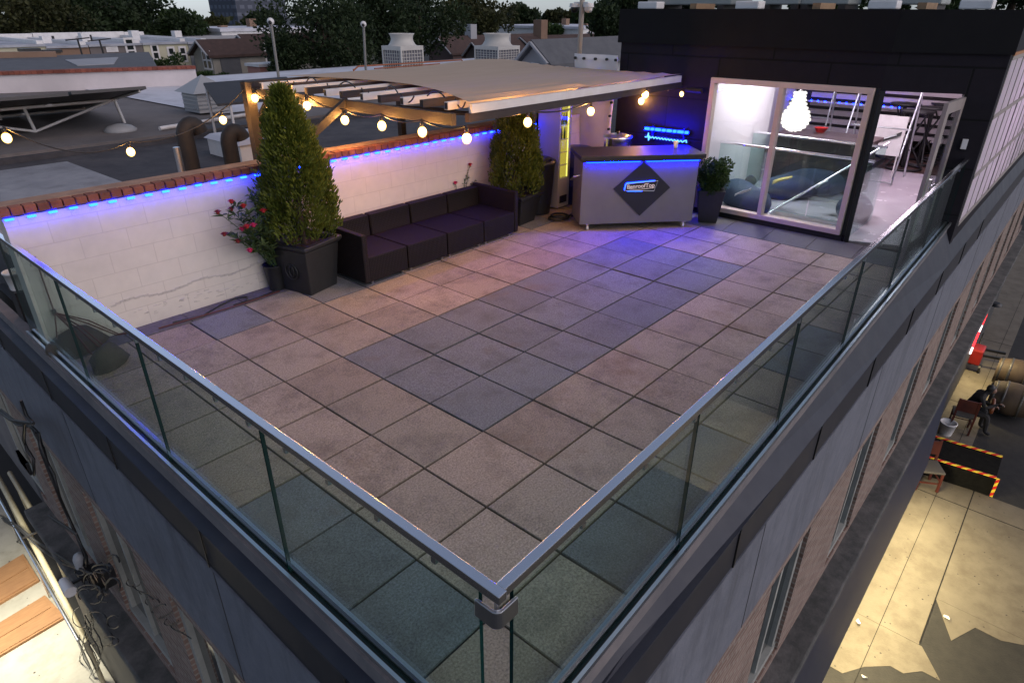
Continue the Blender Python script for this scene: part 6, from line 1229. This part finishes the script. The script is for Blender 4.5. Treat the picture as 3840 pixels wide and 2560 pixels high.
for s, b in ((1, (.54, .12, .74)), (-1, (.60, -.09, .93))):
    vv = [b, (b[0] + .05, b[1], b[2])]; ee = [(0, 1)]; rr2 = [.03, .035]
    for k in range(4): vv += [(b[0] + .10, b[1] - .03 + .02 * k, b[2] + .01), (b[0] + .13, b[1] - .03 + .02 * k, b[2] - .025)]; n_ = len(vv); ee += [(1, n_ - 2), (n_ - 2, n_ - 1)]; rr2 += [.010, .009]
    vv += [(b[0] + .06, b[1] + .05, b[2] + .02)]; ee += [(1, len(vv) - 1)]; rr2 += [.011]; skin('hand', vv, ee, rr2, sk, 0)
gt = thing('instrument', 'brown string instrument held across the lap of the seated person', 'instrument', P0); gw = mat('varnished_wood', (.16, .05, .02), rough=.35)
m_ = MB(); m_.lathe((0, 0, 0), [(.0, -.04), (.17, -.035), (.19, 0), (.17, .035), (0, .04)], 18); m_.v = [(x * (1 + .25 * (abs(x) > .09)), y * .8, z) for x, y, z in m_.v]; m_.xf(PMx @ Matrix.Translation((.50, .02, .80)) @ Matrix.Rotation(math.radians(35), 4, 'X') @ Matrix.Rotation(PI / 2, 4, 'Y') @ Matrix.Rotation(PI / 2, 4, 'Z')); m_.build('sound_box', gw, gt)
m_ = MB(); m_.bar(PMx @ Vector((.53, .0, .82)), PMx @ Vector((.66, -.28, 1.02)), .05, .03); m_.build('neck', M['black'], gt)
# ------------------------------------------------------------------ lamps placed to light the pavements
def lamp_fix(lab, loc, energy, col, size, rotx=0, roty=0):
    t = thing('pavement_lamp', lab, 'lamp', loc); ld = bpy.data.lights.new('lamp_light', 'AREA'); ld.shape = 'DISK'; ld.size = size; ld.energy = energy * LAMP; ld.color = col; ld.spread = math.radians(110); lo = bpy.data.objects.new('lamp_light', ld); COL.objects.link(lo); lo.parent = t; lo.location = (0, 0, -.06); lo.rotation_euler = (rotx, roty, 0)
    MB().lathe(loc, [(.1, .06), (.16, .02), (.16, -.02)], 14).build('lamp_housing', M['black'], t)
t = thing('awning_light', 'long warm strip light under the awning edge washing the pavement', 'strip light', (6.5, -2.2, -5.78)); ld = bpy.data.lights.new('strip_lamp', 'AREA'); ld.shape = 'RECTANGLE'; ld.size = 10.0; ld.size_y = .25; ld.energy = 1250 * LAMP; ld.color = (1.0, .82, .46); lo = bpy.data.objects.new('strip_lamp', ld); COL.objects.link(lo); lo.parent = t; lo.rotation_euler = (math.radians(-50), 0, 0)
MB().box(1.5, 11.5, -2.28, -2.1, -5.7505, -5.73).build('lamp_housing', M['black'], t)
lamp_fix('small lamp added by the shop front to light the pavement beyond the awning corner', (18.5, -2.2, -4.4), 80, (1.0, .8, .42), .3)  # added lamp, brightens the far pavement; no fixture is known there
lamp_fix('lamp over the side pavement at the left', (-3.0, 8.4, -3.2), 230, (1.0, .93, .74), .8)
# ------------------------------------------------------------------ light and world
W_ = bpy.data.worlds.new('World'); S.world = W_; W_.use_nodes = True; N, L = W_.node_tree.nodes, W_.node_tree.links
sky = N.new('ShaderNodeTexSky'); sky.sky_type = 'NISHITA'; sky.sun_disc = False; SE, SA = math.radians(14), math.radians(168)
sky.sun_elevation = SE; sky.sun_rotation = SA; sky.air_density = 1.0; sky.dust_density = .3; sky.ozone_density = 3.0
bg = N['Background']; bg.inputs[1].default_value = SKY_S
hs = N.new('ShaderNodeHueSaturation'); hs.inputs['Saturation'].default_value = .42; L.new(sky.outputs[0], hs.inputs['Color'])
wt = N.new('ShaderNodeMix'); wt.data_type = 'RGBA'; wt.blend_type = 'MULTIPLY'; wt.inputs['Factor'].default_value = 1; wt.inputs[7].default_value = (.84, .93, 1.13, 1); L.new(hs.outputs[0], wt.inputs[6]); L.new(wt.outputs[2], bg.inputs[0])
sl = bpy.data.lights.new('sun', 'SUN'); sl.energy = SUN_S; sl.angle = math.radians(75); sl.color = (1.0, .79, .70); so = bpy.data.objects.new('sun', sl); COL.objects.link(so)
dv = Vector((math.sin(SA) * math.cos(SE), math.cos(SA) * math.cos(SE), math.sin(SE) + .3)); so.rotation_euler = dv.to_track_quat('Z', 'Y').to_euler()
S.view_settings.view_transform = 'Standard'; S.view_settings.look = 'None'; S.view_settings.exposure = EXPO; S.view_settings.gamma = 1
S.render.engine = 'CYCLES'; S.cycles.max_bounces = 8; S.cycles.transparent_max_bounces = 24; S.cycles.diffuse_bounces = 3; S.cycles.glossy_bounces = 4; S.cycles.transmission_bounces = 8
S.cycles.use_denoising = True; S.cycles.sample_clamp_indirect = 6; S.cycles.caustics_reflective = False; S.cycles.caustics_refractive = False; S.cycles.use_light_tree = True
